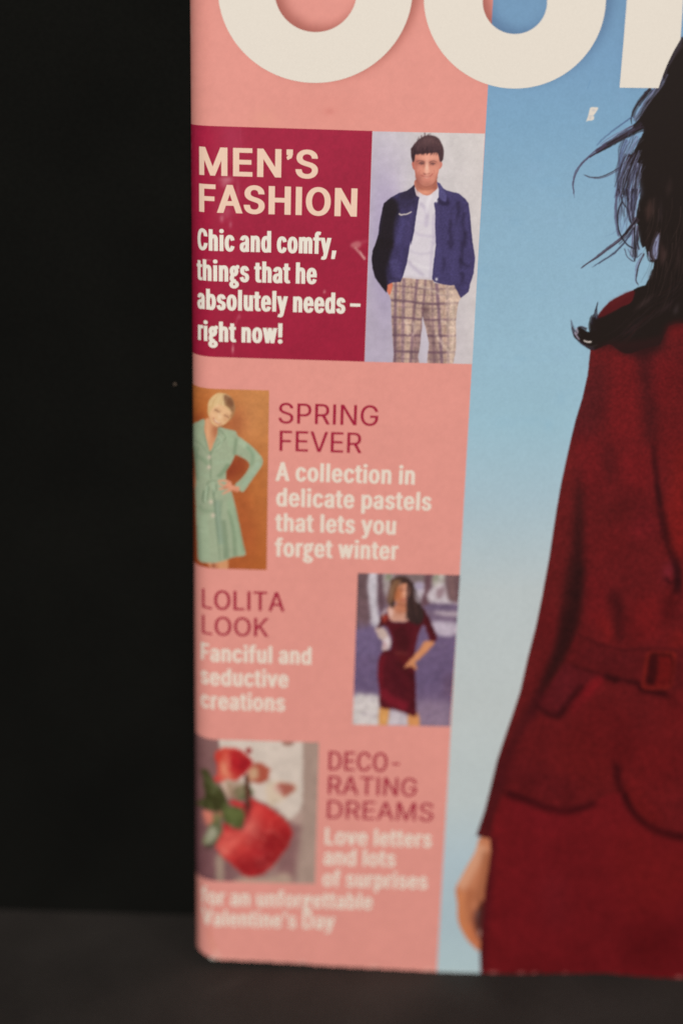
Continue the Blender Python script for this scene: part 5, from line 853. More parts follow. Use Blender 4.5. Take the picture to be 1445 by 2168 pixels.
GLYPH = json.loads(r'''{"A":[480,[[[16,0],[201,509],[276,509],[463,0],[395,0],[287,302],[264,372],[232,478],[245,478],[213,371],[191,302],[85,0]],[[110,142],[110,199],[370,199],[370,142]]]],"B":[456,[[[60,0],[60,509],[241,509],[266,508],[289,504],[310,499],[329,491],[345,481],[359,469],[371,456],[381,442],[388,426],[394,410],[397,392],[398,374],[397,358],[395,344],[392,331],[387,320],[380,310],[373,301],[365,293],[356,286],[347,280],[336,275],[326,270],[315,267],[315,262],[327,261],[339,257],[351,252],[363,245],[374,237],[385,227],[394,216],[402,203],[409,189],[414,173],[417,155],[418,136],[417,117],[413,100],[408,83],[400,67],[390,52],[377,39],[362,28],[344,18],[324,10],[301,4],[275,1],[247,0]],[[125,57],[245,57],[272,58],[296,63],[315,70],[330,80],[341,92],[349,105],[354,120],[355,137],[355,149],[352,161],[348,173],[342,184],[335,194],[327,203],[317,211],[306,218],[293,224],[279,228],[264,230],[248,231],[125,231]],[[125,285],[238,285],[252,286],[265,288],[277,291],[288,296],[299,302],[308,309],[316,317],[323,326],[329,337],[333,348],[335,359],[336,372],[334,388],[330,403],[323,417],[313,429],[299,439],[283,446],[263,450],[240,452],[125,452]]]],"C":[510,[[[267,-7],[235,-5],[205,1],[177,11],[150,25],[126,42],[104,63],[86,88],[70,115],[57,146],[48,179],[42,215],[40,254],[42,293],[48,329],[57,362],[70,393],[86,421],[104,445],[126,466],[150,484],[177,498],[205,508],[235,514],[267,516],[286,515],[305,513],[323,509],[340,504],[357,498],[373,490],[388,481],[402,471],[415,460],[427,447],[438,433],[448,418],[456,402],[463,385],[469,367],[473,348],[408,348],[405,361],[401,373],[395,384],[389,395],[382,404],[375,413],[366,421],[357,428],[348,435],[337,440],[327,445],[315,449],[304,452],[292,454],[280,455],[267,456],[245,454],[223,450],[203,443],[184,432],[166,419],[150,403],[137,385],[125,364],[116,340],[109,314],[105,285],[103,254],[105,223],[109,194],[116,168],[125,145],[137,123],[151,105],[166,89],[184,76],[203,66],[223,59],[245,54],[267,53],[280,53],[292,55],[304,57],[315,60],[327,64],[337,69],[348,74],[357,81],[366,88],[375,96],[382,105],[389,114],[395,125],[401,136],[405,148],[408,160],[473,160],[469,142],[463,124],[457,107],[448,91],[438,76],[428,62],[416,49],[402,38],[388,28],[373,19],[357,11],[341,5],[323,0],[305,-4],[286,-6]]]],"D":[502,[[[219,0],[96,0],[96,57],[215,57],[244,58],[272,63],[296,70],[318,81],[337,94],[354,110],[368,128],[379,149],[388,172],[394,198],[398,226],[399,255],[398,285],[394,312],[388,337],[379,361],[368,381],[354,399],[338,415],[320,428],[299,438],[275,446],[249,450],[221,452],[93,452],[93,509],[225,509],[261,507],[294,501],[325,492],[353,478],[377,461],[399,441],[418,418],[433,391],[446,361],[455,329],[460,293],[462,255],[460,217],[455,181],[446,149],[433,119],[417,92],[398,68],[376,48],[351,31],[322,17],[291,8],[256,2]],[[125,509],[125,0],[60,0],[60,509]]]],"E":[419,[[[60,0],[60,509],[372,509],[372,452],[125,452],[125,286],[355,286],[355,229],[125,229],[125,57],[375,57],[375,0]]]],"F":[410,[[[60,0],[60,509],[369,509],[369,452],[125,452],[125,278],[346,278],[346,221],[125,221],[125,0]]]],"G":[520,[[[269,-7],[236,-5],[205,1],[176,11],[149,25],[125,43],[104,64],[85,88],[69,116],[57,146],[47,179],[42,215],[40,254],[42,293],[47,329],[57,362],[69,393],[85,421],[103,445],[125,466],[149,484],[175,498],[203,508],[233,514],[265,516],[285,515],[304,513],[322,509],[340,504],[358,497],[374,489],[389,480],[403,469],[416,458],[429,445],[439,431],[449,416],[458,401],[465,384],[470,367],[474,349],[408,349],[404,361],[399,372],[393,383],[387,393],[380,403],[373,411],[365,420],[356,427],[347,434],[337,439],[326,444],[315,448],[304,452],[291,454],[279,455],[265,456],[243,454],[222,450],[202,443],[183,432],[166,419],[150,404],[137,385],[125,364],[116,340],[109,314],[105,285],[103,254],[105,223],[109,194],[116,168],[125,145],[137,124],[151,105],[166,90],[184,76],[203,66],[224,59],[246,54],[269,53],[290,54],[309,57],[328,63],[345,71],[360,81],[374,93],[386,107],[396,123],[404,141],[410,160],[414,180],[415,202],[434,199],[283,199],[283,256],[478,256],[478,200],[476,170],[471,141],[463,115],[451,91],[436,69],[419,50],[399,33],[377,19],[352,8],[326,0],[298,-5]]]],"H":[517,[[[60,0],[60,509],[125,509],[125,289],[392,289],[392,509],[457,509],[457,0],[392,0],[392,232],[125,232],[125,0]]]],"I":[300,[[[31,0],[31,57],[118,57],[118,452],[31,452],[31,509],[269,509],[269,452],[183,452],[183,57],[269,57],[269,0]]]],"K":[467,[[[104,145],[104,216],[139,261],[174,303],[212,344],[364,509],[448,509],[231,276],[228,276]],[[60,0],[60,509],[125,509],[125,334],[124,225],[125,193],[125,0]],[[372,0],[188,259],[228,309],[449,0]]]],"L":[393,[[[60,0],[60,509],[125,509],[125,57],[361,57],[361,0]]]],"M":[628,[[[60,0],[60,509],[152,509],[277,187],[287,159],[299,123],[311,84],[322,49],[307,49],[318,83],[330,121],[342,158],[352,187],[476,509],[568,509],[568,0],[504,0],[504,291],[504,327],[505,369],[506,413],[507,457],[513,457],[498,409],[482,363],[467,322],[456,291],[342,0],[286,0],[170,291],[159,321],[145,361],[129,408],[112,457],[119,457],[120,416],[121,372],[122,328],[122,291],[122,0]]]],"N":[523,[[[60,0],[60,509],[136,509],[343,183],[363,151],[388,107],[414,55],[405,54],[401,108],[399,157],[399,195],[399,509],[463,509],[463,0],[387,0],[202,290],[177,331],[148,381],[108,452],[119,454],[122,384],[124,328],[125,291],[125,0]]]],"O":[533,[[[267,-7],[235,-5],[205,1],[177,11],[150,25],[126,42],[105,63],[86,88],[70,115],[57,146],[48,179],[42,215],[40,254],[42,293],[48,329],[57,362],[70,393],[86,421],[105,445],[126,466],[150,484],[177,498],[205,508],[235,514],[267,516],[299,514],[329,508],[357,498],[384,484],[408,466],[429,445],[448,421],[464,393],[477,362],[486,329],[491,293],[493,254],[491,215],[486,179],[477,146],[464,115],[448,88],[429,63],[408,42],[384,25],[357,11],[329,1],[299,-5]],[[267,53],[289,54],[310,59],[330,66],[349,76],[367,89],[383,105],[396,123],[408,144],[418,168],[425,194],[429,223],[430,254],[429,286],[425,314],[418,341],[408,365],[396,386],[383,404],[367,420],[349,433],[330,443],[310,450],[289,454],[267,456],[245,454],[223,450],[203,443],[184,433],[167,420],[151,404],[137,385],[125,364],[116,340],[109,314],[105,285],[103,254],[105,223],[109,194],[116,168],[125,144],[137,123],[151,105],[167,89],[184,76],[203,66],[223,59],[245,54]]]],"P":[445,[[[60,0],[60,509],[235,509],[263,507],[289,503],[312,497],[332,487],[350,476],[366,462],[379,447],[390,430],[398,411],[404,391],[407,370],[409,348],[407,325],[404,304],[398,284],[390,265],[379,248],[366,233],[350,219],[332,207],[312,198],[289,191],[263,187],[235,186],[109,186],[109,242],[233,242],[252,243],[269,246],[284,250],[297,256],[308,264],[318,272],[327,282],[333,294],[338,306],[342,319],[344,333],[344,348],[344,362],[342,376],[338,389],[333,402],[326,413],[318,423],[308,431],[297,439],[284,444],[268,449],[251,451],[232,452],[125,452],[125,0]]]],"R":[449,[[[60,0],[60,509],[236,509],[264,507],[290,504],[313,497],[333,489],[351,478],[367,465],[380,450],[390,433],[399,415],[405,395],[408,374],[409,352],[408,330],[405,309],[399,290],[390,271],[380,255],[367,240],[351,228],[333,217],[312,209],[289,203],[264,199],[236,198],[96,198],[96,255],[234,255],[252,256],[269,258],[284,262],[298,267],[309,273],[319,281],[327,290],[334,300],[339,312],[342,324],[344,338],[345,352],[344,367],[342,380],[339,393],[334,405],[327,415],[319,425],[309,433],[298,440],[284,445],[269,449],[252,451],[233,452],[125,452],[125,0]],[[353,0],[230,229],[303,229],[428,0]]]],"S":[447,[[[224,-9],[197,-8],[172,-4],[149,1],[128,9],[108,19],[91,31],[76,45],[64,60],[54,77],[46,96],[41,115],[38,137],[104,137],[107,123],[110,110],[116,98],[123,88],[132,79],[142,71],[154,64],[166,59],[180,55],[194,52],[209,50],[224,49],[241,50],[257,52],[272,55],[286,60],[299,66],[311,74],[321,82],[329,92],[336,102],[341,114],[345,126],[346,139],[345,151],[342,161],[338,171],[332,179],[325,186],[316,193],[307,199],[296,205],[245,222],[184,239],[154,249],[128,260],[105,274],[86,289],[71,307],[60,326],[54,348],[52,372],[53,393],[58,413],[65,431],[75,448],[87,463],[102,476],[119,488],[138,498],[158,506],[180,511],[203,514],[227,516],[252,514],[275,511],[296,505],[316,498],[334,488],[351,476],[365,463],[377,449],[387,433],[394,415],[399,397],[401,378],[337,378],[334,396],[326,412],[316,426],[302,437],[286,447],[267,453],[247,457],[225,459],[209,458],[194,456],[180,452],[167,448],[156,442],[145,435],[136,427],[129,418],[123,409],[118,398],[116,387],[115,376],[116,363],[119,352],[124,342],[131,334],[139,326],[148,319],[158,313],[169,308],[212,293],[264,279],[312,264],[324,258],[336,252],[347,245],[359,238],[369,229],[379,220],[387,209],[395,198],[401,185],[405,171],[407,155],[408,139],[407,118],[403,99],[396,81],[386,64],[374,48],[360,34],[343,21],[323,11],[302,2],[278,-4],[252,-8]]]],"T":[449,[[[32,452],[32,509],[417,509],[417,452],[257,452],[257,0],[193,0],[193,452]]]],"V":[480,[[[204,0],[16,509],[84,509],[192,206],[215,137],[248,31],[235,31],[267,138],[290,206],[395,509],[463,509],[278,0]]]],"a":[389,[[[160,-9],[142,-8],[126,-5],[110,-1],[94,5],[80,12],[68,22],[57,32],[48,45],[40,58],[35,73],[31,90],[30,108],[31,123],[34,138],[38,150],[43,161],[50,171],[58,179],[67,187],[78,193],[89,199],[100,203],[112,207],[125,211],[178,220],[234,227],[265,235],[276,255],[276,257],[275,268],[273,279],[271,288],[267,297],[262,304],[256,311],[248,317],[240,322],[230,326],[220,329],[208,330],[196,331],[183,330],[171,329],[159,326],[149,322],[118,301],[100,274],[41,291],[48,308],[57,322],[67,335],[79,346],[91,355],[104,364],[118,370],[133,375],[148,379],[163,382],[179,384],[194,384],[239,379],[251,376],[263,372],[275,367],[286,360],[296,353],[306,343],[315,333],[322,320],[329,306],[333,290],[336,272],[337,251],[337,0],[277,0],[277,52],[272,52],[252,25],[244,18],[236,12],[226,6],[215,1],[203,-3],[190,-6],[176,-8]],[[170,45],[187,46],[202,49],[216,53],[228,59],[239,66],[248,74],[257,83],[263,93],[269,104],[272,115],[275,126],[276,138],[276,190],[259,182],[231,176],[200,171],[175,168],[134,159],[125,155],[117,150],[110,145],[103,139],[98,132],[95,124],[93,115],[92,105],[92,95],[94,87],[98,79],[102,72],[107,66],[114,61],[121,56],[130,52],[139,49],[149,47],[159,46]]]],"b":[424,[[[229,-8],[213,-7],[198,-5],[184,-1],[172,4],[162,10],[153,17],[145,24],[138,31],[118,59],[112,59],[112,0],[53,0],[53,509],[114,509],[114,319],[118,319],[137,346],[144,353],[152,360],[161,367],[171,373],[183,378],[197,381],[212,384],[229,384],[252,383],[274,378],[294,371],[313,361],[330,347],[345,332],[359,313],[370,293],[379,270],[385,245],[389,218],[390,189],[389,160],[385,133],[379,108],[370,84],[359,64],[346,45],[330,29],[313,16],[294,5],[274,-2],[252,-7]],[[220,47],[237,48],[253,51],[267,57],[279,66],[291,76],[301,88],[309,101],[316,117],[321,133],[325,151],[327,170],[328,189],[327,209],[325,227],[321,245],[316,261],[309,276],[301,290],[291,301],[280,311],[267,319],[253,325],[237,329],[220,330],[203,329],[188,325],[174,320],[161,312],[150,302],[140,291],[132,278],[125,263],[120,247],[116,229],[113,210],[113,189],[113,169],[116,150],[120,132],[125,115],[132,100],[140,86],[150,75],[162,65],[174,57],[188,51],[204,48]]]],"c":[396,[[[207,-8],[182,-7],[159,-2],[137,6],[117,16],[98,30],[82,46],[68,64],[56,85],[46,108],[40,133],[36,159],[34,187],[36,216],[40,243],[46,268],[56,291],[68,312],[82,330],[98,346],[117,360],[137,371],[159,378],[182,383],[207,384],[221,384],[234,383],[247,380],[260,377],[272,373],[284,368],[295,362],[305,356],[315,349],[324,341],[332,332],[340,322],[347,312],[353,301],[358,289],[362,277],[303,262],[290,289],[270,311],[242,325],[207,330],[189,329],[173,325],[158,319],[145,310],[134,300],[124,287],[115,274],[108,258],[103,242],[99,224],[97,206],[96,187],[97,169],[99,151],[103,134],[108,117],[115,102],[124,89],[134,76],[145,66],[158,57],[173,51],[189,48],[207,46],[243,52],[271,66],[292,89],[304,117],[363,102],[359,90],[354,78],[348,67],[341,56],[334,46],[325,37],[316,29],[306,21],[296,15],[285,9],[273,4],[261,-1],[248,-4],[235,-6],[221,-8]]]],"d":[424,[[[195,-8],[172,-7],[151,-2],[130,5],[111,16],[94,29],[79,45],[66,64],[55,84],[46,108],[39,133],[35,160],[34,189],[35,218],[39,245],[46,270],[55,293],[66,313],[79,332],[95,347],[112,361],[131,371],[151,378],[173,383],[196,384],[213,384],[228,381],[241,378],[253,373],[263,367],[272,360],[280,353],[287,346],[306,319],[311,319],[311,509],[372,509],[372,0],[313,0],[313,59],[307,59],[287,31],[280,24],[272,17],[263,10],[252,4],[241,-1],[227,-5],[212,-7]],[[205,47],[221,48],[236,51],[250,57],[263,65],[274,75],[284,86],[293,100],[299,115],[305,132],[309,150],[311,169],[312,189],[311,210],[309,229],[305,247],[300,263],[293,278],[284,291],[275,302],[263,312],[251,320],[237,325],[221,329],[205,330],[187,329],[172,325],[157,319],[145,311],[133,301],[124,290],[115,276],[108,261],[103,245],[99,227],[97,209],[96,189],[97,170],[99,151],[103,133],[109,117],[115,101],[124,88],[134,76],[145,66],[158,57],[172,51],[188,48]]]],"e":[404,[[[212,-8],[185,-7],[161,-2],[138,6],[117,16],[98,30],[82,46],[68,64],[56,85],[46,108],[40,132],[35,159],[34,187],[35,215],[39,242],[46,267],[55,290],[67,311],[81,329],[97,346],[115,359],[135,370],[157,378],[180,383],[205,384],[221,384],[236,382],[251,379],[266,374],[280,368],[294,361],[307,351],[319,341],[331,329],[341,315],[350,299],[357,282],[363,263],[368,242],[370,219],[371,194],[371,169],[75,169],[75,221],[338,221],[310,202],[309,220],[307,237],[303,254],[298,269],[291,282],[283,294],[273,305],[263,314],[250,321],[237,326],[222,329],[205,330],[189,329],[173,326],[159,321],[146,313],[135,304],[125,294],[116,282],[109,270],[103,256],[99,241],[97,226],[96,211],[96,178],[97,157],[100,139],[104,122],[110,106],[118,92],[128,80],[139,70],[151,61],[165,55],[179,50],[195,47],[212,46],[224,47],[234,48],[244,50],[254,53],[263,56],[271,61],[278,66],[285,73],[292,80],[297,88],[302,96],[306,105],[365,91],[360,77],[353,63],[345,51],[335,39],[324,29],[311,19],[298,11],[283,4],[266,-1],[249,-5],[231,-7]]]],"f":[254,[[[228,379],[228,327],[6,327],[6,379]],[[81,0],[81,432],[82,447],[84,461],[89,474],[96,486],[104,496],[113,505],[124,513],[135,519],[148,524],[161,527],[174,529],[187,530],[222,527],[243,521],[227,468],[215,472],[195,474],[182,473],[171,470],[162,466],[154,460],[149,452],[145,443],[142,431],[142,419],[142,0]]]],"g":[425,[[[207,-151],[187,-150],[168,-148],[150,-144],[134,-140],[119,-134],[105,-127],[93,-119],[82,-110],[73,-101],[64,-91],[57,-80],[51,-69],[101,-41],[122,-66],[128,-72],[136,-78],[145,-83],[154,-88],[165,-92],[178,-95],[192,-97],[207,-97],[229,-96],[249,-92],[267,-85],[282,-75],[295,-62],[304,-47],[310,-28],[311,-6],[311,68],[306,68],[287,41],[280,34],[272,28],[263,21],[252,16],[241,11],[227,8],[212,5],[195,5],[173,6],[152,10],[132,17],[113,27],[95,39],[80,53],[67,71],[55,90],[46,112],[39,136],[35,163],[34,191],[35,220],[39,246],[46,271],[55,293],[66,314],[80,332],[95,347],[112,361],[131,371],[152,378],[173,383],[196,384],[213,384],[228,382],[242,378],[253,373],[264,367],[273,360],[281,353],[288,346],[308,319],[313,319],[313,379],[372,379],[372,-9],[371,-32],[367,-54],[360,-73],[350,-90],[338,-104],[324,-117],[308,-127],[291,-136],[271,-142],[251,-147],[229,-150]],[[205,59],[222,60],[237,63],[251,68],[264,75],[275,84],[285,95],[293,107],[300,121],[305,137],[309,154],[312,172],[312,193],[312,212],[309,231],[305,248],[300,264],[293,278],[285,291],[275,303],[264,312],[251,320],[237,325],[222,329],[205,330],[188,329],[172,325],[158,320],[145,312],[134,302],[124,290],[115,277],[109,262],[103,246],[99,229],[97,212],[96,193],[97,173],[99,155],[103,138],[109,123],[116,108],[124,96],[134,85],[145,76],[158,68],[172,63],[188,60]]]],"h":[410,[[[114,227],[114,0],[53,0],[53,509],[114,509],[114,287],[102,287],[112,312],[124,332],[137,349],[152,362],[169,372],[187,379],[207,383],[227,384],[246,383],[264,380],[280,376],[295,369],[309,360],[321,349],[332,336],[341,321],[348,304],[353,285],[356,264],[357,240],[357,0],[296,0],[296,235],[295,256],[290,275],[283,291],[273,304],[260,315],[246,323],[229,328],[210,329],[197,328],[184,326],[172,322],[161,317],[150,311],[141,303],[133,293],[126,283],[121,271],[117,257],[114,243]]]],"i":[167,[[[53,0],[53,379],[114,379],[114,0]],[[84,443],[75,444],[67,446],[60,449],[54,455],[48,461],[44,468],[42,475],[41,483],[42,491],[44,499],[48,506],[54,512],[60,517],[67,521],[75,523],[84,524],[92,523],[100,521],[107,517],[114,512],[119,506],[123,499],[126,491],[126,483],[126,475],[123,468],[119,461],[114,455],[107,449],[100,446],[92,444]]]],"l":[189,[[[139,-2],[119,-1],[101,3],[86,10],[74,20],[65,33],[58,47],[54,65],[53,84],[53,509],[114,509],[114,99],[114,87],[115,77],[117,68],[120,62],[124,58],[130,54],[137,53],[146,52],[160,53],[170,54],[181,3],[162,-1]]]],"n":[410,[[[114,227],[114,0],[53,0],[53,379],[112,379],[112,287],[102,287],[112,312],[124,332],[137,349],[152,362],[169,372],[187,379],[207,383],[227,384],[246,383],[264,380],[280,376],[295,369],[309,360],[321,349],[332,336],[341,321],[348,304],[353,285],[356,264],[357,240],[357,0],[296,0],[296,235],[295,256],[290,275],[283,291],[273,304],[260,315],[246,323],[229,328],[210,329],[197,328],[184,326],[172,322],[161,317],[150,311],[141,303],[133,293],[126,283],[121,271],[117,257],[114,243]]]],"m":[610,[[[53,0],[53,379],[112,379],[112,295],[108,295],[112,310],[118,323],[125,335],[132,346],[141,355],[151,363],[161,370],[172,376],[183,380],[195,384],[207,386],[219,386],[239,385],[257,380],[273,372],[287,361],[299,347],[309,331],[316,314],[321,295],[312,295],[317,308],[322,321],[329,332],[337,343],[347,353],[357,361],[368,369],[381,375],[394,380],[407,383],[422,385],[437,386],[453,385],[468,383],[483,378],[497,372],[510,364],[522,354],[532,342],[541,328],[548,313],[553,296],[556,276],[557,255],[557,0],[496,0],[496,254],[494,273],[490,289],[483,302],[473,313],[460,321],[447,326],[433,329],[419,330],[406,330],[395,328],[384,324],[374,320],[365,314],[358,307],[351,299],[345,290],[341,280],[338,270],[336,259],[335,247],[335,0],[274,0],[274,260],[273,275],[269,288],[262,301],[253,311],[242,320],[229,326],[215,329],[199,330],[188,330],[178,328],[168,325],[158,320],[148,314],[140,307],[132,299],[126,289],[121,278],[117,266],[114,253],[114,238],[114,0]]]],"o":[415,[[[207,-8],[182,-7],[159,-2],[137,6],[117,16],[98,30],[82,46],[68,64],[56,85],[46,108],[40,133],[36,159],[34,187],[36,216],[40,243],[46,268],[56,291],[68,312],[82,330],[98,346],[117,360],[137,371],[159,378],[182,383],[207,384],[233,383],[256,378],[278,371],[299,360],[317,346],[333,330],[347,312],[359,291],[369,268],[376,243],[380,216],[381,187],[380,159],[376,133],[369,108],[359,85],[347,64],[333,46],[317,30],[299,16],[278,6],[256,-2],[233,-7]],[[207,46],[226,48],[242,51],[257,57],[270,66],[282,76],[292,89],[300,102],[307,117],[312,134],[316,151],[318,169],[319,187],[318,206],[316,224],[312,242],[307,258],[300,274],[292,287],[282,300],[270,310],[257,319],[242,325],[226,329],[207,330],[189,329],[173,325],[158,319],[145,310],[134,300],[124,287],[115,274],[108,258],[103,242],[99,224],[97,206],[96,187],[97,169],[99,151],[103,134],[108,117],[115,102],[124,89],[134,76],[145,66],[158,57],[173,51],[189,48]]]],"p":[424,[[[53,-143],[53,379],[112,379],[112,319],[118,319],[137,346],[144,353],[152,360],[161,367],[171,373],[183,378],[197,381],[212,384],[229,384],[252,383],[274,378],[294,371],[313,361],[330,347],[345,332],[359,313],[370,293],[379,270],[385,245],[389,218],[390,189],[389,160],[385,133],[379,108],[370,84],[359,64],[346,45],[330,29],[313,16],[294,5],[274,-2],[252,-7],[229,-8],[213,-7],[198,-5],[184,-1],[173,4],[162,10],[153,17],[145,24],[138,31],[118,59],[114,59],[114,-143]],[[220,47],[237,48],[253,51],[267,57],[279,66],[291,76],[301,88],[309,101],[316,117],[321,133],[325,151],[327,170],[328,189],[327,209],[325,227],[321,245],[316,261],[309,276],[301,290],[291,301],[280,311],[267,319],[253,325],[237,329],[220,330],[203,329],[188,325],[174,320],[161,312],[150,302],[140,291],[132,278],[125,263],[120,247],[116,229],[113,210],[113,189],[113,169],[116,150],[120,132],[125,115],[132,100],[140,86],[150,75],[162,65],[174,57],[188,51],[204,48]]]],"r":[259,[[[53,0],[53,379],[112,379],[112,321],[115,321],[122,335],[130,347],[140,358],[152,367],[166,375],[181,380],[196,384],[213,385],[229,384],[243,384],[243,322],[230,324],[207,326],[194,325],[182,323],[170,319],[159,315],[149,309],[140,301],[132,293],[126,284],[121,273],[117,262],[114,250],[114,237],[114,0]]]],"s":[365,[[[182,-8],[163,-7],[145,-5],[128,-2],[112,3],[98,10],[84,18],[72,27],[62,38],[53,50],[45,63],[40,78],[36,94],[94,107],[99,92],[105,79],[114,69],[124,60],[136,54],[150,49],[165,46],[181,45],[200,46],[217,50],[232,55],[244,62],[255,71],[262,81],[267,91],[268,103],[267,112],[265,121],[260,129],[254,136],[246,142],[237,147],[225,151],[212,155],[149,170],[125,177],[104,186],[87,196],[72,208],[61,222],[53,237],[48,255],[47,274],[48,290],[51,305],[57,319],[65,332],[75,343],[87,354],[100,363],[115,370],[131,377],[149,381],[167,384],[187,384],[206,384],[223,381],[239,378],[254,372],[267,366],[279,358],[290,349],[299,339],[307,328],[314,316],[319,303],[324,290],[268,277],[264,288],[258,298],[251,307],[243,316],[232,323],[219,328],[205,331],[187,333],[171,332],[156,329],[143,324],[131,317],[121,308],[114,299],[110,289],[109,277],[110,267],[112,258],[117,250],[124,243],[133,237],[144,232],[157,227],[172,223],[229,209],[254,202],[275,194],[292,183],[306,171],[317,158],[325,142],[330,125],[331,107],[330,90],[326,75],[321,61],[312,47],[302,35],[290,24],[276,15],[260,6],[242,0],[223,-5],[203,-7]]]],"t":[227,[[[204,379],[204,327],[6,327],[6,379]],[[65,471],[126,471],[126,98],[127,86],[128,76],[132,68],[136,61],[142,56],[150,53],[159,51],[170,50],[185,51],[202,54],[213,2],[192,-3],[168,-4],[145,-3],[125,2],[107,10],[92,21],[80,35],[72,52],[67,71],[65,93]]]],"u":[410,[[[182,-5],[164,-4],[146,-1],[130,4],[115,11],[101,20],[89,31],[78,44],[69,59],[62,76],[57,95],[54,116],[53,139],[53,379],[114,379],[114,144],[115,123],[119,105],[127,89],[137,75],[150,64],[164,56],[181,52],[200,50],[213,51],[226,53],[238,57],[249,62],[259,69],[268,77],[276,86],[283,97],[289,109],[293,122],[295,137],[296,153],[296,379],[357,379],[357,0],[298,0],[298,92],[307,92],[297,67],[286,47],[272,30],[257,17],[240,7],[222,0],[203,-4]]]],"v":[389,[[[163,0],[17,379],[84,379],[165,155],[187,87],[206,21],[184,21],[203,87],[224,155],[305,379],[371,379],[226,0]]]],"w":[567,[[[138,0],[23,379],[87,379],[133,214],[154,137],[175,41],[165,41],[186,135],[206,214],[252,379],[316,379],[362,214],[382,136],[402,41],[391,41],[413,135],[434,214],[480,379],[545,379],[429,0],[368,0],[319,172],[305,225],[291,280],[277,338],[291,338],[277,280],[263,225],[248,172],[199,0]]]],"y":[389,[[[47,-139],[61,-86],[71,-87],[104,-89],[111,-87],[118,-84],[124,-80],[130,-74],[136,-67],[141,-58],[146,-48],[151,-36],[163,-1],[17,379],[84,379],[165,155],[187,87],[206,21],[184,21],[202,87],[224,155],[305,379],[371,379],[204,-58],[198,-72],[191,-85],[184,-97],[177,-107],[168,-116],[159,-124],[150,-130],[139,-136],[128,-140],[117,-143],[104,-145],[91,-145],[65,-143]]]],"!":[196,[[[67,160],[63,509],[132,509],[128,160]],[[98,-4],[89,-4],[81,-1],[73,3],[66,9],[60,16],[56,24],[53,32],[52,41],[53,50],[56,58],[60,66],[66,73],[73,79],[81,83],[89,86],[98,86],[107,86],[116,83],[123,79],[130,73],[136,66],[140,58],[143,50],[143,41],[143,32],[140,24],[136,16],[130,9],[123,3],[116,-1],[107,-4]]]],",":[188,[[[38,-119],[68,71],[137,71],[84,-119]]]],"'":[206,[[[78,318],[70,509],[136,509],[128,318]]]],"\u2019":[177,[[[52,318],[82,509],[151,509],[98,318]]]],"\u2013":[350,[[[350,244],[350,188],[0,188],[0,244]]]],"-":[453,[[[337,244],[337,188],[114,188],[114,244]]]],"j":[167,[[[53,379],[114,379],[114,-30],[113,-47],[111,-63],[107,-77],[102,-90],[95,-102],[86,-113],[76,-122],[65,-129],[52,-135],[37,-139],[21,-142],[4,-143],[-10,-143],[-10,-87],[2,-87],[14,-86],[25,-83],[34,-78],[40,-72],[46,-64],[50,-54],[52,-42],[53,-29]],[[83,443],[75,444],[67,446],[60,449],[53,455],[48,461],[44,468],[42,475],[41,483],[42,491],[44,499],[48,506],[53,512],[60,517],[67,521],[75,523],[83,524],[92,523],[100,521],[107,517],[114,512],[119,506],[123,499],[125,491],[126,483],[125,475],[123,468],[119,461],[114,455],[107,449],[100,446],[92,444]]]]}''')
GLYPH['I'] = [185,[[[60,0],[60,509],[125,509],[125,0]]]]; GLYPH['l'] = [175,[[[57,0],[57,509],[118,509],[118,0]]]]
GLYPH['’'] = [150,[[[50,509],[50,432],[84,432],[78,398],[52,372],[60,346],[100,372],[118,430],[118,509]]]]
# a two-storey g, as the captions use
def ell(cx,cy,rx,ry,rev=False,n=22): a = [(cx+rx*math.cos(-2*math.pi*i/n),cy+ry*math.sin(-2*math.pi*i/n)) for i in range(n)]; return a[::-1] if rev else a
G2 = [[ell(172,258,138,124),ell(172,258,76,70,True)],[ell(178,-78,158,92),ell(178,-74,96,40,True)],[(70,190),(52,128),(40,92),(34,50),(70,8),(118,-6),(200,2),(200,40),(120,52),(112,86),(126,140)][::-1],[(236,318),(262,366),(318,402),(350,392),(350,334),(300,340),(282,290)]]
def grow(p, dx, dy):
    n = len(p); out = []
    for i in range(n):
        a,b,c = np.array(p[i-1],float),np.array(p[i],float),np.array(p[(i+1)%n],float)
        e,f = b-a,c-b; e /= max(np.linalg.norm(e),1e-9); f /= max(np.linalg.norm(f),1e-9)
        m = np.array([-e[1]-f[1],e[0]+f[0]]); l = np.linalg.norm(m)
        if l < 1e-6: out.append(tuple(b)); continue
        m /= l; m /= max(np.dot(m,[-e[1],e[0]]),0.5); out.append((b[0]+m[0]*dx, b[1]+m[1]*dy))
    return out
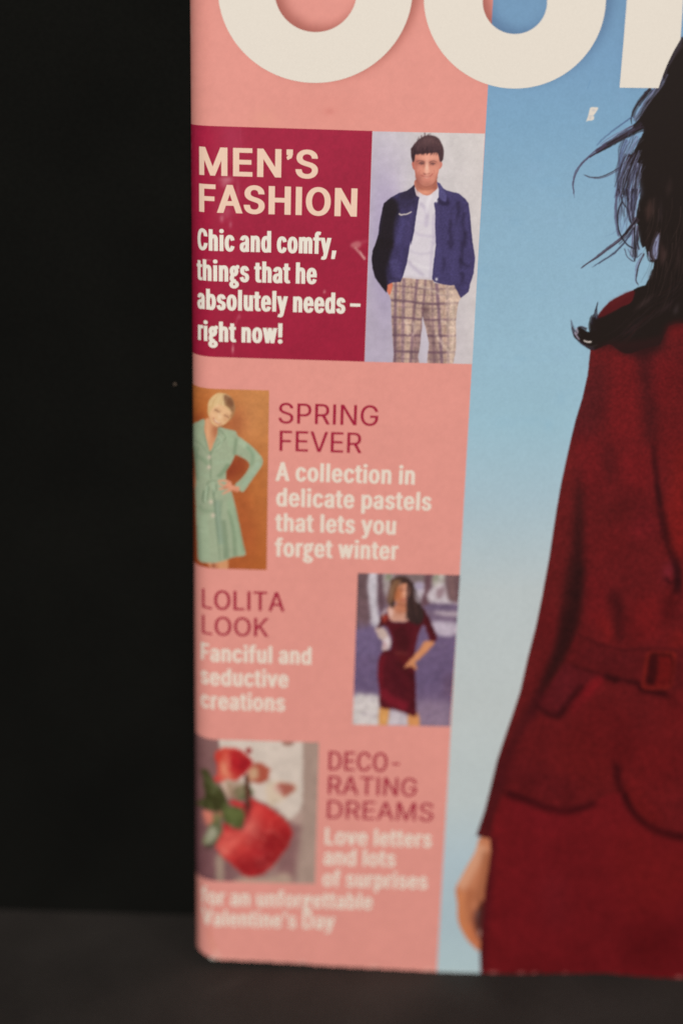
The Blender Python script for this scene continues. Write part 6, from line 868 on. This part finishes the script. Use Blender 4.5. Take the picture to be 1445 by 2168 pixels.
def line_shapes(txt, x0, x1, ybase, hpx, stem, caps, light):
    """one line of lettering: from x0 to x1 on the tracing sheet, baseline at its right end ybase"""
    (sL,sR),(vL,vR) = to_sv(np.array([x0,x1],float),np.array([ybase,ybase],float))
    vB = float(vR); ppm = 1.0/float(np.linalg.norm(np.diff(np.stack([np.array(to_px(surf(np.array([float(sR)-0.002,float(sR)]),vB))[0]),np.array([0,0])]),axis=1))/0.002)
    vH = float(to_sv(np.array([x1],float),np.array([ybase-hpx],float))[1][0])-vB
    SPW = 215.0
    ref = 509.0 if caps else 509.0
    n = len(txt); adv = sum(GLYPH[c][0] if c!=' ' else SPW for c in txt)
    tw = stem*ppm; W = float(sR-sL)                    # metres on the paper
    dy = 0.0 if light else (0.10*vH if False else 0.30*(tw-61/ref*vH))
    dy = max(dy,0.0); sy = (vH-2*dy)/ref
    sx = W/adv
    for _ in range(4):
        dx = (tw-61*sx)/2; sx = (W-2*dx*n*0.72)/(adv-100)
    tr = 2*dx*0.72
    out = []; x = float(sL)-50*sx+dx
    for c in txt:
        if c == ' ': x += SPW*sx; continue
        a,cont = GLYPH[c] if not (c=='g' and not caps) else (370,None)
        if cont is None: groups = [p if isinstance(p[0],list) else [p] for p in G2]
        else:
            cont = [[tuple(q) for q in p] for p in cont]; big = max(cont,key=lambda p:abs(area2(p))); sg = area2(big)>0
            outs = [p for p in cont if (area2(p)>0)==sg]; holes = [p for p in cont if (area2(p)>0)!=sg]
            groups = [[o]+[h for h in holes if inside(h[0],o)] for o in outs]
        merged = []
        for g in groups:
            if area2(g[0]) > 0: g = [p[::-1] for p in g]
            so = False; ng = merged
            for j,p in enumerate(g):
                q = [(px_*sx,py_*sy) for px_,py_ in p]
                s_ = -1 if so else 1
                ng.append([(x+X,vB+dy+Y) for X,Y in grow(q, s_*dx, s_*dy)])
        out.append(merged)
        x += a*sx+tr
    return out
BLOCKS = [
 ('headline', M_HEAD, True, False, 12.6, [("MEN'S",421.8,669.5,377.9,60),("FASHION",421.8,754,458.6,59.6)]),
 ('caption', M_CAP, False, False, 8.4, [("Chic and comfy,",419.6,717.7,538.5,45.4),("things that he",419,678,601.6,44.8),("absolutely needs –",419.6,766,664.8,43.8),("right now!",420,602.8,727.3,42.6)]),
 ('headline', M_MAG, True, True, 6.0, [("SPRING",590,798.6,901.6,43),("FEVER",590.5,762,959.2,43)]),
 ('caption', M_CAPP, False, False, 7.9, [("A collection in",585,882.5,1026,39.6),("delicate pastels",585,913,1080.8,38.8),("that lets you",584.4,842.4,1131.7,38.5),("forget winter",583.5,845,1185,38.7)]),
 ('headline', M_MAG, True, True, 6.0, [("LOLITA",428,599,1294.4,40.6),("LOOK",428,565.4,1348,39.5)]),
 ('caption', M_CAPP, False, False, 7.6, [("Fanciful and",426,660.6,1406.5,36.5),("seductive",427,608,1455.5,36.5),("creations",427,601,1505.8,36.5)]),
 ('headline', M_MAG, True, True, 5.7, [("DECO-",694,848,1634.4,40),("RATING",693,880,1686.3,38.8),("DREAMS",691,914.6,1738.6,38.5)]),
 ('caption', M_CAPP, False, False, 7.2, [("Love letters",687,913.5,1793.7,35.5),("and lots",685,837,1834.8,35),("of surprises",683,904.6,1882.2,34.5)]),
 ('caption', M_CAPP, False, False, 7.0, [("for an unforgettable",429,794,1925.5,34),("Valentine's Day",430,708,1967,34)]),
]
for name,m,caps,light,stem,lines in BLOCKS:
    sh = []
    for (txt,x0,x1,yb,h) in lines: sh += line_shapes(txt.replace("'","’"),x0,x1,yb,h,stem,caps,light)
    ink_mesh(name, sh, m, 0.00009)
